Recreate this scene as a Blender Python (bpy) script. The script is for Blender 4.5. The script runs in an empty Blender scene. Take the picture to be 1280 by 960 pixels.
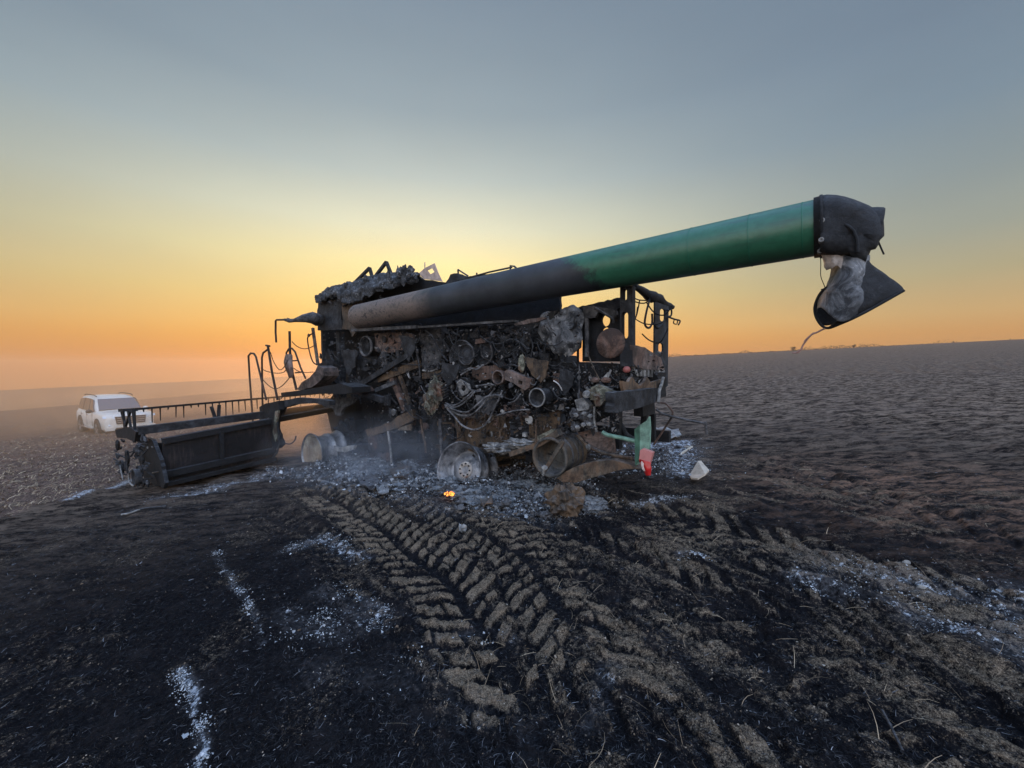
import bpy, math, random
import numpy as np
from mathutils import Vector, Matrix
random.seed(7); RNG = np.random.default_rng(11)
R = math.radians
scene = bpy.context.scene
COL = scene.collection

# ------------------------------------------------------------------ camera
EYE = 1.6; FPX = 500.0; PITCH = R(-2.75)
cam_d = bpy.data.cameras.new('camera'); cam = bpy.data.objects.new('camera', cam_d); COL.objects.link(cam)
cam_d.sensor_width = 36.0; cam_d.lens = 36.0*FPX/1280.0
cam_d.clip_start = 0.05; cam_d.clip_end = 6000
cam.location = (0, 0, EYE); cam.rotation_euler = (math.pi/2+PITCH, 0, 0)
scene.camera = cam

# ------------------------------------------------------------------ sky
SUN_AZ = R(-12.0)       # from +Y towards -X (left of the view axis)
SUN_EL = R(3.0)
BACK_FILL = 3.6
w = bpy.data.worlds.new('World'); scene.world = w; w.use_nodes = True
nt = w.node_tree; nt.nodes.clear()
def N(nt, t, **k):
    n = nt.nodes.new(t)
    for a, b in k.items():
        if a.startswith('i_'):
            key = a[2:]; key = int(key) if key.isdigit() else key.replace('_', ' ')
            n.inputs[key].default_value = b
        else: setattr(n, a, b)
    return n
def srgb(r, g, b):
    f = lambda c: (c/12.92 if c <= .04045 else ((c+.055)/1.055)**2.4)
    return (f(r/255), f(g/255), f(b/255), 1)
def ramp(nt, stops, interp='LINEAR'):
    n = nt.nodes.new('ShaderNodeValToRGB'); cr = n.color_ramp; cr.interpolation = interp
    while len(cr.elements) < len(stops): cr.elements.new(.5)
    for e, (p, c) in zip(cr.elements, stops): e.position = p; e.color = c
    return n
sky = N(nt, 'ShaderNodeTexSky'); sky.sky_type = 'NISHITA'; sky.sun_disc = False
sky.sun_elevation = SUN_EL; sky.sun_rotation = SUN_AZ; sky.air_density = 1.0; sky.dust_density = 3.0; sky.ozone_density = 2.0
tc = N(nt, 'ShaderNodeTexCoord'); sep = N(nt, 'ShaderNodeSeparateXYZ')
nt.links.new(tc.outputs['Generated'], sep.inputs[0])
# elevation as z of the view direction: the smoky evening air over the field
E = lambda d: (math.sin(R(d))+.1)/1.1
toward = ramp(nt, [(0, srgb(150,96,60)), (E(-4), srgb(196,116,60)), (E(.5), srgb(236,146,62)), (E(4), srgb(254,186,88)), (E(8.5), srgb(255,218,132)),
                   (E(13.5), srgb(252,236,172)), (E(18), srgb(230,229,198)), (E(24), srgb(188,199,194)), (E(31), srgb(150,166,174)), (E(42), srgb(124,141,157)), (1, srgb(90,110,136))])
away = ramp(nt, [(0, srgb(140,98,72)), (E(-4), srgb(172,116,78)), (E(.5), srgb(200,142,86)), (E(3.2), srgb(208,156,98)), (E(5.2), srgb(205,170,118)),
                 (E(9), srgb(178,168,134)), (E(13), srgb(158,163,151)), (E(18), srgb(140,153,156)), (E(24), srgb(124,143,158)), (E(31), srgb(114,132,150)), (1, srgb(88,108,132))])
mp = N(nt, 'ShaderNodeMapRange', i_1=-.1, i_2=1.0, i_3=0.0, i_4=1.0)
nt.links.new(sep.outputs['Z'], mp.inputs[0])
for r_ in (toward, away): nt.links.new(mp.outputs[0], r_.inputs[0])
sd = Vector((math.sin(SUN_AZ), math.cos(SUN_AZ), 0))
dot = N(nt, 'ShaderNodeVectorMath', operation='DOT_PRODUCT'); dot.inputs[1].default_value = sd
flat = N(nt, 'ShaderNodeCombineXYZ'); nt.links.new(sep.outputs['X'], flat.inputs[0]); nt.links.new(sep.outputs['Y'], flat.inputs[1])
fn_ = N(nt, 'ShaderNodeVectorMath', operation='NORMALIZE'); nt.links.new(flat.outputs[0], fn_.inputs[0]); nt.links.new(fn_.outputs[0], dot.inputs[0])
mr0 = N(nt, 'ShaderNodeMapRange', i_1=.40, i_2=1.0, i_3=0.0, i_4=1.0); nt.links.new(dot.outputs['Value'], mr0.inputs[0])
mr = N(nt, 'ShaderNodeMath', operation='POWER'); mr.inputs[1].default_value = 2.4; nt.links.new(mr0.outputs[0], mr.inputs[0])
mx = N(nt, 'ShaderNodeMix', data_type='RGBA')
nt.links.new(mr.outputs[0], mx.inputs[0]); nt.links.new(away.outputs[0], mx.inputs[6]); nt.links.new(toward.outputs[0], mx.inputs[7])
# unseen dusk sky behind the viewer and overhead, brightened for added fill light
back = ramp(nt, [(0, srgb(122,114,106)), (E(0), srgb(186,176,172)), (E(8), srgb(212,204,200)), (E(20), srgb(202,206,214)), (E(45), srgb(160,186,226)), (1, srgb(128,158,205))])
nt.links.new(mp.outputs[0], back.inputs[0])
bsc = N(nt, 'ShaderNodeVectorMath', operation='SCALE'); bsc.inputs['Scale'].default_value = BACK_FILL; nt.links.new(back.outputs[0], bsc.inputs[0])
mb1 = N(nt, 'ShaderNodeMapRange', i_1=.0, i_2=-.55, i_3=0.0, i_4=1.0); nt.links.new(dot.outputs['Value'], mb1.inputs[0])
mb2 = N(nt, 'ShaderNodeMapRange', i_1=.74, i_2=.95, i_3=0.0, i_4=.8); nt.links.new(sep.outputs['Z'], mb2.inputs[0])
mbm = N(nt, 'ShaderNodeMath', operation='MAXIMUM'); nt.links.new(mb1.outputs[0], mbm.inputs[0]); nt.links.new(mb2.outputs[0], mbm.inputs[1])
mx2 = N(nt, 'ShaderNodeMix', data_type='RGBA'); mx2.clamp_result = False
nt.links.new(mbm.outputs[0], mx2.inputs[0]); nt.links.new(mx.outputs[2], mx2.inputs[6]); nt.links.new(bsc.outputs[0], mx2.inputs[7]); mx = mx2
# thin drifting smoke makes the gradient slightly uneven
nz = N(nt, 'ShaderNodeTexNoise', i_Scale=2.2, i_Detail=4.0, i_Roughness=.5)
mpg = N(nt, 'ShaderNodeMapping'); mpg.inputs['Scale'].default_value = (1, 1, 3.5)
nt.links.new(tc.outputs['Generated'], mpg.inputs[0]); nt.links.new(mpg.outputs[0], nz.inputs[0])
nm = N(nt, 'ShaderNodeMapRange', i_1=.3, i_2=.7, i_3=.965, i_4=1.035); nt.links.new(nz.outputs[0], nm.inputs[0])
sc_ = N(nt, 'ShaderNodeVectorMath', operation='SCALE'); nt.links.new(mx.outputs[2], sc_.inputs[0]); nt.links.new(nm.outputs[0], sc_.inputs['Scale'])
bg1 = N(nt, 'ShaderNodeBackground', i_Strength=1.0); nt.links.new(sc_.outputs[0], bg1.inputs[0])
bg2 = N(nt, 'ShaderNodeBackground', i_Strength=0.012); nt.links.new(sky.outputs[0], bg2.inputs[0])
add = N(nt, 'ShaderNodeAddShader'); out = N(nt, 'ShaderNodeOutputWorld')
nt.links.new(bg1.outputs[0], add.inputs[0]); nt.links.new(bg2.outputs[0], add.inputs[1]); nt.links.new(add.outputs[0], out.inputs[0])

# ------------------------------------------------------------------ sun, low behind the wreck and dimmed by smoke
sl = bpy.data.lights.new('sun', 'SUN'); sl.energy = 1.7; sl.angle = R(3.0); sl.color = (1.0, .55, .28)
so = bpy.data.objects.new('sun', sl); COL.objects.link(so)
sdir = Vector((math.sin(SUN_AZ)*math.cos(SUN_EL), math.cos(SUN_AZ)*math.cos(SUN_EL), math.sin(SUN_EL)))
so.rotation_euler = sdir.to_track_quat('Z', 'Y').to_euler(); so.location = (0, 0, 40)

vs = scene.view_settings; vs.view_transform = 'Standard'; vs.look = 'None'; vs.exposure = 0.0; vs.gamma = 1.0; vs.use_curve_mapping = False
scene.render.engine = 'CYCLES'
cy = scene.cycles; cy.use_denoising = True; cy.denoiser = 'OPENIMAGEDENOISE'; cy.max_bounces = 6; cy.diffuse_bounces = 3
cy.volume_bounces = 1; cy.transparent_max_bounces = 12; cy.volume_step_rate = 1.0; cy.volume_max_steps = 96

# ------------------------------------------------------------------ small helpers
def tag(o, label=None, cat=None, group=None, kind=None):
    if label: o['label'] = label
    if cat: o['category'] = cat
    if group: o['group'] = group
    if kind: o['kind'] = kind
    return o
def sstep(a, b, x):
    t = np.clip((x-a)/(b-a), 0, 1); return t*t*(3-2*t)
def _h(ix, iy, s):
    n = (ix.astype(np.int64)*374761393 + iy.astype(np.int64)*668265263 + s*974634777) & 0xffffffff
    n = ((n ^ (n >> 13))*1274126177) & 0xffffffff
    return ((n ^ (n >> 16)) & 0xffff)/65535.0
def vnoise(x, y, s=0):
    ix = np.floor(x); iy = np.floor(y); fx = x-ix; fy = y-iy
    fx = fx*fx*(3-2*fx); fy = fy*fy*(3-2*fy)
    a = _h(ix, iy, s); b = _h(ix+1, iy, s); c = _h(ix, iy+1, s); d = _h(ix+1, iy+1, s)
    return (a*(1-fx)+b*fx)*(1-fy)+(c*(1-fx)+d*fx)*fy
def fbm(x, y, o=4, s=0, g=.5):
    x = np.asarray(x, float); y = np.asarray(y, float); v = 0; a = 1; t = 0
    for i in range(o):
        v = v+a*vnoise(x*2**i+i*17.3, y*2**i-i*9.1, s+i); t += a; a *= g
    return v/t
def base_z(x, y):
    x = np.asarray(x, float); y = np.asarray(y, float); r = np.sqrt(x*x+y*y)
    side = .061*x-.011*(np.sqrt(x*x+9)-3)
    z = side-.30*sstep(5, 17, -x)
    z = z+1.6*sstep(20, 190, r)*sstep(-.15, .35, x/(r+1e-6))
    cr = 120+90*sstep(-.3, .4, x/(r+1e-6))
    z = z-.045*np.clip(r-cr, 0, None)*sstep(cr, cr+60, r)
    return z
def px_ray(px, py):
    d = Vector(((px-640)/FPX, (480-py)/FPX, -1.0))
    return Matrix.Rotation(math.pi/2+PITCH, 3, 'X') @ d
def PG(px, py, dz=0):           # where a line of sight meets the field
    d = px_ray(px, py); t = 1.0
    for k in range(60):
        p = Vector((0, 0, EYE))+d*t
        g = float(base_z(p.x, p.y))+dz
        t2 = t*(EYE-g)/max(1e-4, EYE-p.z); t = t+(t2-t)*.7
    p = Vector((0, 0, EYE))+d*t
    return Vector((p.x, p.y, float(base_z(p.x, p.y))+dz))
def np_mesh(name, co, quads=None, tris=None, smooth=False):
    me = bpy.data.meshes.new(name); co = np.ascontiguousarray(co, dtype=np.float32)
    me.vertices.add(len(co)); me.vertices.foreach_set('co', co.ravel())
    arrs = []; sizes = []
    if quads is not None and len(quads): arrs.append(np.asarray(quads, np.int32).ravel()); sizes.append(np.full(len(quads), 4, np.int32))
    if tris is not None and len(tris): arrs.append(np.asarray(tris, np.int32).ravel()); sizes.append(np.full(len(tris), 3, np.int32))
    idx = np.concatenate(arrs); sz = np.concatenate(sizes)
    me.loops.add(len(idx)); me.loops.foreach_set('vertex_index', idx)
    me.polygons.add(len(sz)); st = np.concatenate([[0], np.cumsum(sz)[:-1]]).astype(np.int32)
    me.polygons.foreach_set('loop_start', st); me.polygons.foreach_set('loop_total', sz)
    if smooth: me.polygons.foreach_set('use_smooth', np.ones(len(sz), bool))
    me.update(calc_edges=True); return me
def fattr(me, name, v):
    a = me.attributes.new(name, 'FLOAT', 'POINT'); a.data.foreach_set('value', np.asarray(v, np.float32))
def link(name, me, mat=None, parent=None):
    o = bpy.data.objects.new(name, me); COL.objects.link(o)
    if mat: me.materials.append(mat)
    if parent: o.parent = parent
    return o
def new_mat(name):
    m = bpy.data.materials.new(name); m.use_nodes = True; nt = m.node_tree
    return m, nt, nt.nodes['Principled BSDF'], nt.nodes['Material Output']
def attr(nt, name):
    n = N(nt, 'ShaderNodeAttribute'); n.attribute_name = name; return n.outputs['Fac']
def mixc(nt, f, a, b, blend='MIX'):
    m = N(nt, 'ShaderNodeMix', data_type='RGBA', blend_type=blend)
    for s, v in ((0, f), (6, a), (7, b)):
        if hasattr(v, 'links') or isinstance(v, bpy.types.NodeSocket): nt.links.new(v, m.inputs[s])
        else: m.inputs[s].default_value = v
    return m.outputs[2]
def mth(nt, op, a, b=None, clamp=False):
    m = N(nt, 'ShaderNodeMath', operation=op, use_clamp=clamp)
    for i, v in enumerate((a, b)):
        if v is None: continue
        if isinstance(v, bpy.types.NodeSocket): nt.links.new(v, m.inputs[i])
        else: m.inputs[i].default_value = v
    return m.outputs[0]
def noise(nt, scale, detail=4, rough=.6, vec=None, dist=0):
    n = N(nt, 'ShaderNodeTexNoise', i_Scale=scale, i_Detail=detail, i_Roughness=rough, i_Distortion=dist)
    if vec is not None: nt.links.new(vec, n.inputs['Vector'])
    return n.outputs['Fac']
def mrange(nt, v, a, b, c=0., d=1.):
    m = N(nt, 'ShaderNodeMapRange', i_1=a, i_2=b, i_3=c, i_4=d); nt.links.new(v, m.inputs[0]); return m.outputs[0]

# ------------------------------------------------------------------ the field
def tread(x, y, pts, width, pitch, slant, s, duty=.55):
    """bars of soil left standing between the lug prints of a tyre that rolled along pts"""
    best = np.full(x.shape, 1e9); S = np.zeros(x.shape); T = np.zeros(x.shape); acc = 0.0
    for (ax, ay), (bx, by) in zip(pts[:-1], pts[1:]):
        dx, dy = bx-ax, by-ay; L = math.hypot(dx, dy); ux, uy = dx/L, dy/L
        s_ = (x-ax)*ux+(y-ay)*uy; t_ = -(x-ax)*uy+(y-ay)*ux
        out_ = np.maximum(0, np.maximum(-s_, s_-L)); d = np.abs(t_)+out_*2
        m = d < best; best = np.where(m, d, best); S = np.where(m, acc+s_, S); T = np.where(m, t_, T); acc += L
    S = S+.14*(fbm(x*2.6, y*2.6, 3, s+40)-.5)+.03*(fbm(x*11, y*11, 2, s+41)-.5); T = T+.10*(fbm(x*2.3, y*2.3, 3, s+50)-.5)+.03*(fbm(x*11, y*11, 2, s+42)-.5)
    half = np.where(T > 0, .5, 0.0)
    ph = (S+slant*np.abs(T))/pitch+half
    bar = np.abs((ph-np.floor(ph))-.5)*2          # 1 at bar edge, 0 centre
    idx = np.floor(ph)+np.where(T > 0, 500, 0)
    hv = _h(idx, np.floor(np.abs(T)/.14), s+7); hv2 = _h(idx, np.zeros_like(idx), s+9)
    dt = duty*(.75+.65*hv2)
    b = 1-sstep(dt-.14, dt+.10, bar)
    b = b*sstep(-.05, .28, hv+.5*(fbm(x*6, y*6, 3, s+20)-.3))
    tt = np.abs(T)/.14; cut = np.abs(tt-np.floor(tt)-.5)*2; b = b*(1-.75*sstep(.72, .95, cut)*(_h(idx, np.floor(tt+.5), s+31) > .35))
    b = b*sstep(.0, .05, np.abs(T)-.012)
    inside = (1-sstep(width/2-.06, width/2+.02, np.abs(T)))*(1-sstep(width/2, width/2+.25, best))
    berm = np.exp(-((np.abs(T)-width/2-.05)/.055)**2)
    fade = 1-sstep(0, .5, best-width/2)
    return b*inside, inside, berm*fade
def g2(px, py):
    p = PG(px, py); return (p.x, p.y)
TRACKS = [
    (dict(pts=[g2(420,585), g2(520,650), g2(760,720), g2(1010,820), g2(1300,960)], width=.75, pitch=.19, slant=.55, s=11), .8),
    (dict(pts=[g2(330,640), g2(430,690), g2(520,780), g2(600,900), g2(640,1000)], width=.42, pitch=.17, slant=.8, s=12), .55),
    (dict(pts=[g2(760,620), g2(900,690), g2(1100,800), g2(1340,940)], width=.5, pitch=.2, slant=1.6, s=13), .75),
    (dict(pts=[g2(395,612), g2(470,655), g2(560,730), g2(640,830), g2(700,990)], width=.70, pitch=.17, slant=.75, s=1), 1.0),
    (dict(pts=[g2(560,640), g2(650,690), g2(720,790), g2(840,990)], width=.62, pitch=.16, slant=-.8, s=2), .9),
    (dict(pts=[g2(520,600), g2(700,665), g2(960,770), g2(1330,925)], width=.55, pitch=.20, slant=1.2, s=3), .8),
    (dict(pts=[g2(640,610), g2(860,650), g2(1100,720), g2(1400,800)], width=.75, pitch=.21, slant=.9, s=4), .85),
    (dict(pts=[g2(700,900), g2(860,960), g2(960,1000)], width=.6, pitch=.18, slant=.7, s=5), .8),
    (dict(pts=[g2(20,1000), g2(60,820), g2(90,720), g2(150,650)], width=.5, pitch=.24, slant=.7, s=6), .35),
    (dict(pts=[g2(960,580), g2(1110,640), g2(1300,690), g2(1500,730)], width=.9, pitch=.28, slant=.8, s=7), .7),
]
BOUND = [g2(-150, 690), g2(0, 655), g2(100, 622), g2(160, 603)]
def polyline_dist(x, y, pts):
    best = np.full(x.shape, 1e9)
    for (ax, ay), (bx, by) in zip(pts[:-1], pts[1:]):
        dx, dy = bx-ax, by-ay; L2 = dx*dx+dy*dy
        t = np.clip(((x-ax)*dx+(y-ay)*dy)/L2, 0, 1)
        best = np.minimum(best, np.hypot(x-ax-t*dx, y-ay-t*dy))
    return best
ASH = [([g2(235,1000), g2(258,930), g2(240,880), g2(222,840)], .028, 1.2), ([g2(330,800), g2(305,745), g2(285,720), g2(270,690)], .03, .7),
       ([g2(350,765), g2(420,790), g2(470,780), g2(400,740)], .12, .55), ([g2(450,745), g2(480,760), g2(455,775)], .05, .8),
       ([g2(540,800), g2(600,792), g2(640,800)], .05, .5), ([g2(365,688), g2(400,672), g2(450,700)], .10, .9),
       ([g2(520,860), g2(450,850), g2(380,850)], .15, .35), ([g2(205,622), g2(260,612), g2(345,592)], .22, .9), ([g2(85,622), g2(140,608), g2(165,601)], .10, 1.4),
       ([g2(990,720), g2(1060,745)], .10, .8), ([g2(1120,755), g2(1200,790), g2(1290,830)], .11, .8), ([g2(1040,705), g2(1150,735), g2(1290,745), g2(1290,800)], .22, .7),
       ([g2(850,700), g2(890,702)], .04, .8), ([g2(790,628), g2(850,625)], .10, .9), ([g2(810,560), g2(850,553), g2(850,590)], .35, 1.1),
       ([g2(350,590), g2(460,608), g2(560,635)], .28, .55), ([g2(600,630), g2(690,640), g2(740,625)], .30, .9), ([g2(640,605), g2(720,612)], .4, .8),
       ([g2(620,560), g2(760,560)], .5, .7), ([g2(450,590), g2(520,580)], .5, .7), ([g2(760,830), g2(750,900)], .05, .6), ([g2(640,905), g2(560,880)], .12, .35)]
def field(x, y):
    r = np.hypot(x, y); z = base_z(x, y)
    near = 1-sstep(9, 16, r)
    soil = np.zeros(x.shape); dz = np.zeros(x.shape); ins = np.zeros(x.shape)
    patch = fbm(x*1.3+3, y*1.3, 4, 60)
    for kw, wt in TRACKS:
        b, inside, berm = tread(x, y, **kw)
        b = b*near; inside = inside*near; berm = berm*near
        dz = dz*(1-.55*inside)+wt*(.038*b-.030*inside+.018*berm)
        soil = np.maximum(soil*(1-.6*inside), wt*b); ins = np.maximum(ins, inside*wt)
        soil = np.maximum(soil, berm*wt*.6*sstep(.45, .62, fbm(x*1.7, y*1.7, 3, 61)))
    # clods between the tracks on the right, smoother char on the left
    rgt = sstep(-.6, 1.6, x-.15*y)*(1-.75*sstep(4, 8, r))*(1-sstep(40, 110, r))
    a = -.05; u_ = x*math.cos(a)+y*math.sin(a); v_ = -x*math.sin(a)+y*math.cos(a)
    cl = fbm(u_*2.6+.6*fbm(x*2, y*2, 2, 71), v_*5.6, 3, 70); clod = sstep(.42, .68, cl)
    clod = clod*(.6+.8*fbm(x*5, y*5, 2, 72))
    dz = dz+rgt*(1-.8*ins)*.036*clod+.05*(fbm(x*1.1, y*1.1, 3, 80)-.5)*near
    dz = dz+.034*(fbm(x*8, y*8, 4, 90)-.5)*(1-sstep(14, 24, r))
    dz = dz+.026*(fbm(x*26, y*26, 3, 95)-.5)*(1-sstep(5, 8, r))
    # sowing rows in the far field on the right, nearly square to the view
    rows = np.sin((v_+.5*fbm(x*.4, y*.4, 3, 99))*2*math.pi/.62)
    far_r = sstep(4.5, 9, r)
    dz = dz+far_r*(.030*rows*(1-sstep(40, 60, r))+.075*(fbm(u_*2.2, v_*6.5, 5, 101, .62)-.5)*(1-sstep(80, 150, r)))
    soil = np.maximum(soil*sstep(.28, .46, patch+.10*ins), rgt*clod*.62*sstep(.38, .60, patch))
    q0 = g2(700, 640); q1 = g2(1280, 860); qd = math.hypot(q1[0]-q0[0], q1[1]-q0[1]); qx, qy = (q1[0]-q0[0])/qd, (q1[1]-q0[1])/qd
    al_ = x*qx+y*qy; ac_ = -x*qy+y*qx+.25*fbm(x*.8, y*.8, 2, 64); stq = fbm(al_*1.1, ac_*7.5, 4, 65)
    wst = sstep(-.3, .8, x)*(1-sstep(6, 9, r)); dz = dz+.028*(stq-.5)*wst
    soil = soil*(1-.55*wst*sstep(.50, .40, stq)); soil = np.maximum(soil, .72*wst*sstep(.53, .64, stq)*sstep(.3, .5, patch))
    soil = np.maximum(soil, .42*sstep(.56, .72, fbm(x*2.2+9, y*2.2, 4, 63))*near)
    soil = np.clip(soil, 0, 1)
    # fire edge on the left: beyond it the stubble never burned
    bx = x; by = y
    e0 = np.array(BOUND[0]); e1 = np.array(BOUND[-1]); d = (e1-e0)/np.linalg.norm(e1-e0); nrm = np.array([-d[1], d[0]])
    dist = (x-e0[0])*nrm[0]+(y-e0[1])*nrm[1]+.5*(fbm(x*1.2, y*1.2, 3, 110)-.5)
    unb = sstep(-.12, .35, dist)*(1-sstep(-4.2, -2.8, x-.3*(y-8)-.0))
    ash = np.zeros(x.shape)
    m = r < 12
    xs, ys = x[m], y[m]; aa = np.zeros(xs.shape)
    wx = xs+.12*(fbm(xs*3, ys*3, 3, 120)-.5); wy = ys+.12*(fbm(xs*3, ys*3, 3, 125)-.5)
    for pts, wd, st in ASH:
        aa = np.maximum(aa, st*np.exp(-(polyline_dist(wx, wy, pts)/wd)**2))
    ash[m] = aa
    return z+dz, soil, unb, ash, dz
def make_field():
    rr = [0.35]
    while rr[-1] < 1600:
        r = rr[-1]; k = 1.05 if r < .9 else 1.0040 if r < 9 else 1.009 if r < 30 else 1.022 if r < 140 else 1.05
        rr.append(r*k)
    rr = np.array(rr); d = R(.125)
    ang = np.concatenate([np.arange(R(-60), R(60), d), np.arange(R(60), R(300), R(5))])
    A, Q = np.meshgrid(ang, rr); x = (np.sin(A)*Q).ravel(); y = (np.cos(A)*Q).ravel()
    z, soil, unb, ash, dz = field(x, y)
    nr, na = len(rr), len(ang)
    i = np.arange(nr-1)[:, None]*na; j = np.arange(na)[None, :]; j2 = (j+1) % na
    q = np.stack([i+j, i+na+j, i+na+j2, i+j2], -1).reshape(-1, 4)
    co = np.stack([x, y, z], 1); co = np.vstack([co, [[0, 0, float(base_z(0, 0))]]])
    c = len(co)-1; t = np.stack([np.full(na, c), np.arange(na), (np.arange(na)+1) % na], 1)
    me = np_mesh('field', co, q, t, smooth=True)
    for n_, v_ in (('soil', soil), ('unburnt', unb), ('ash', ash), ('relief', dz)): fattr(me, n_, np.append(v_, 0))
    return me
m, nt, bs, mo = new_mat('field_ground')
tc = N(nt, 'ShaderNodeTexCoord').outputs['Object']
fine = noise(nt, 38, 6, .72, tc); mid = noise(nt, 5, 6, .65, tc); big = noise(nt, .55, 5, .6, tc); vfine = noise(nt, 160, 3, .7, tc)
geo = N(nt, 'ShaderNodeNewGeometry'); ln = N(nt, 'ShaderNodeVectorMath', operation='LENGTH'); nt.links.new(tc, ln.inputs[0]); dist = ln.outputs['Value']
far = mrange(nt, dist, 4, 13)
char = mixc(nt, mrange(nt, fine, .35, .75), (.0022, .0024, .0034, 1), (.015, .015, .018, 1))
char = mixc(nt, mrange(nt, mid, .52, .78), char, (.026, .023, .024, 1))
soilc = mixc(nt, mrange(nt, mid, .3, .7), (.045, .034, .024, 1), (.165, .124, .086, 1))
soilc = mixc(nt, mrange(nt, vfine, .45, .8), soilc, (.38, .31, .23, 1))
strk = N(nt, 'ShaderNodeMapping'); strk.inputs['Rotation'].default_value = (0, 0, .05); strk.inputs['Scale'].default_value = (2.2, 8.0, 1); nt.links.new(tc, strk.inputs[0])
sn = noise(nt, 1.3, 9, .80, strk.outputs[0])
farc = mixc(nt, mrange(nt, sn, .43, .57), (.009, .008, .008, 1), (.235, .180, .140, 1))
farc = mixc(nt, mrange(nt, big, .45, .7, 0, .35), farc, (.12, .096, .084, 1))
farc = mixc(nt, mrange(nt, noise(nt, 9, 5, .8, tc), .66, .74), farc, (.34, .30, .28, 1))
f_s = mth(nt, 'ADD', mth(nt, 'MULTIPLY', attr(nt, 'soil'), 1.0), mth(nt, 'MULTIPLY', mth(nt, 'SUBTRACT', fine, .5), 2.6))
f_s = mth(nt, 'ADD', f_s, mth(nt, 'MULTIPLY', mth(nt, 'SUBTRACT', vfine, .5), 1.2))
f_s = mrange(nt, f_s, .42, 1.0)
c = mixc(nt, f_s, char, soilc)
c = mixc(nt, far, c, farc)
# reddish brown patches of burnt earth on the right
rp = N(nt, 'ShaderNodeMapping'); rp.inputs['Location'].default_value = (0, 0, 0); nt.links.new(tc, rp.inputs[0])
vd = N(nt, 'ShaderNodeVectorMath', operation='DISTANCE'); nt.links.new(tc, vd.inputs[0]); vd.inputs[1].default_value = (4.4, 4.3, .25)
rust = mth(nt, 'MULTIPLY', mrange(nt, vd.outputs['Value'], 2.3, .4), mrange(nt, sn, .47, .62), clamp=True)
c = mixc(nt, rust, c, (.21, .125, .085, 1))
# unburnt reddish stubble on the left
un = mixc(nt, mrange(nt, fine, .34, .66), (.060, .040, .034, 1), (.33, .225, .18, 1))
un = mixc(nt, mrange(nt, noise(nt, 9, 6, .85, tc), .40, .60), (.045, .032, .028, 1), un)
un = mixc(nt, mrange(nt, noise(nt, 42, 3, .7, tc), .58, .68), un, (.55, .42, .33, 1))
un = mixc(nt, mrange(nt, big, .4, .65, 0, .6), un, (.07, .055, .05, 1))
unf = mrange(nt, mth(nt, 'ADD', attr(nt, 'unburnt'), mth(nt, 'MULTIPLY', mth(nt, 'SUBTRACT', mid, .5), .6)), .3, .6)
c = mixc(nt, unf, c, un)
af = mth(nt, 'ADD', mth(nt, 'MULTIPLY', attr(nt, 'ash'), .60), mth(nt, 'MULTIPLY', mth(nt, 'SUBTRACT', noise(nt, 17, 7, .82, tc), .5), 3.2))
af = mth(nt, 'MULTIPLY', mrange(nt, af, .58, .80), mrange(nt, attr(nt, 'ash'), .03, .3))
ashc = mixc(nt, mrange(nt, fine, .35, .65), (.20, .23, .27, 1), (.66, .69, .73, 1))
coat = mth(nt, 'MULTIPLY', mrange(nt, attr(nt, 'ash'), .08, .7), mrange(nt, mid, .36, .56)); coat = mth(nt, 'MULTIPLY', coat, mrange(nt, fine, .36, .62, 0, .42))
c = mixc(nt, coat, c, (.17, .17, .18, 1))
c = mixc(nt, af, c, ashc)
nt.links.new(c, bs.inputs['Base Color']); bs.inputs['Roughness'].default_value = .95; bs.inputs['Specular IOR Level'].default_value = .06
bmp = N(nt, 'ShaderNodeBump', i_Strength=.9, i_Distance=.02)
hh = mth(nt, 'ADD', mth(nt, 'MULTIPLY', fine, 1.0), mth(nt, 'MULTIPLY', vfine, .4)); hh = mth(nt, 'ADD', hh, mth(nt, 'MULTIPLY', mth(nt, 'MULTIPLY', sn, far), 5.0))
nt.links.new(hh, bmp.inputs['Height']); nt.links.new(bmp.outputs[0], bs.inputs['Normal'])
M_FIELD = m
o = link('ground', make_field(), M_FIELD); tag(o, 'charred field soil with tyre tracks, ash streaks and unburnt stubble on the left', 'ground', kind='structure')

# distant hills across the valley on the left
def make_hills():
    us = np.linspace(-3.2, .7, 160); ds = np.concatenate([np.linspace(420, 760, 14), np.linspace(800, 1100, 6)])
    U, D = np.meshgrid(us, ds); x = U*D; y = D
    top = -(.004+.047*np.abs(U))
    k = sstep(420, 720, D)
    z = (-.13-.02*np.abs(U))*(1-k)*D+top*D*k+1.6+3.0*(fbm(U*4, D/160, 3, 7)-.5)*k
    z = np.where(D > 760, z-(D-760)*.2, z)
    n1, n0 = U.shape; i = np.arange(n1-1)[:, None]*n0; j = np.arange(n0-1)[None, :]
    q = np.stack([i+j, i+j+1, i+n0+j+1, i+n0+j], -1).reshape(-1, 4)
    return np_mesh('hills', np.stack([x.ravel(), y.ravel(), z.ravel()], 1), q, smooth=True)
m, nt, bs, mo = new_mat('hill_ground'); tc = N(nt, 'ShaderNodeTexCoord').outputs['Object']
nt.links.new(mixc(nt, mrange(nt, noise(nt, .02, 5, .6, tc), .4, .6), (.07, .055, .045, 1), (.13, .10, .08, 1)), bs.inputs['Base Color']); bs.inputs['Roughness'].default_value = 1
o = link('hills', make_hills(), m); tag(o, 'distant low hills fading into the smoky evening haze', 'hills', kind='structure')

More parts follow.
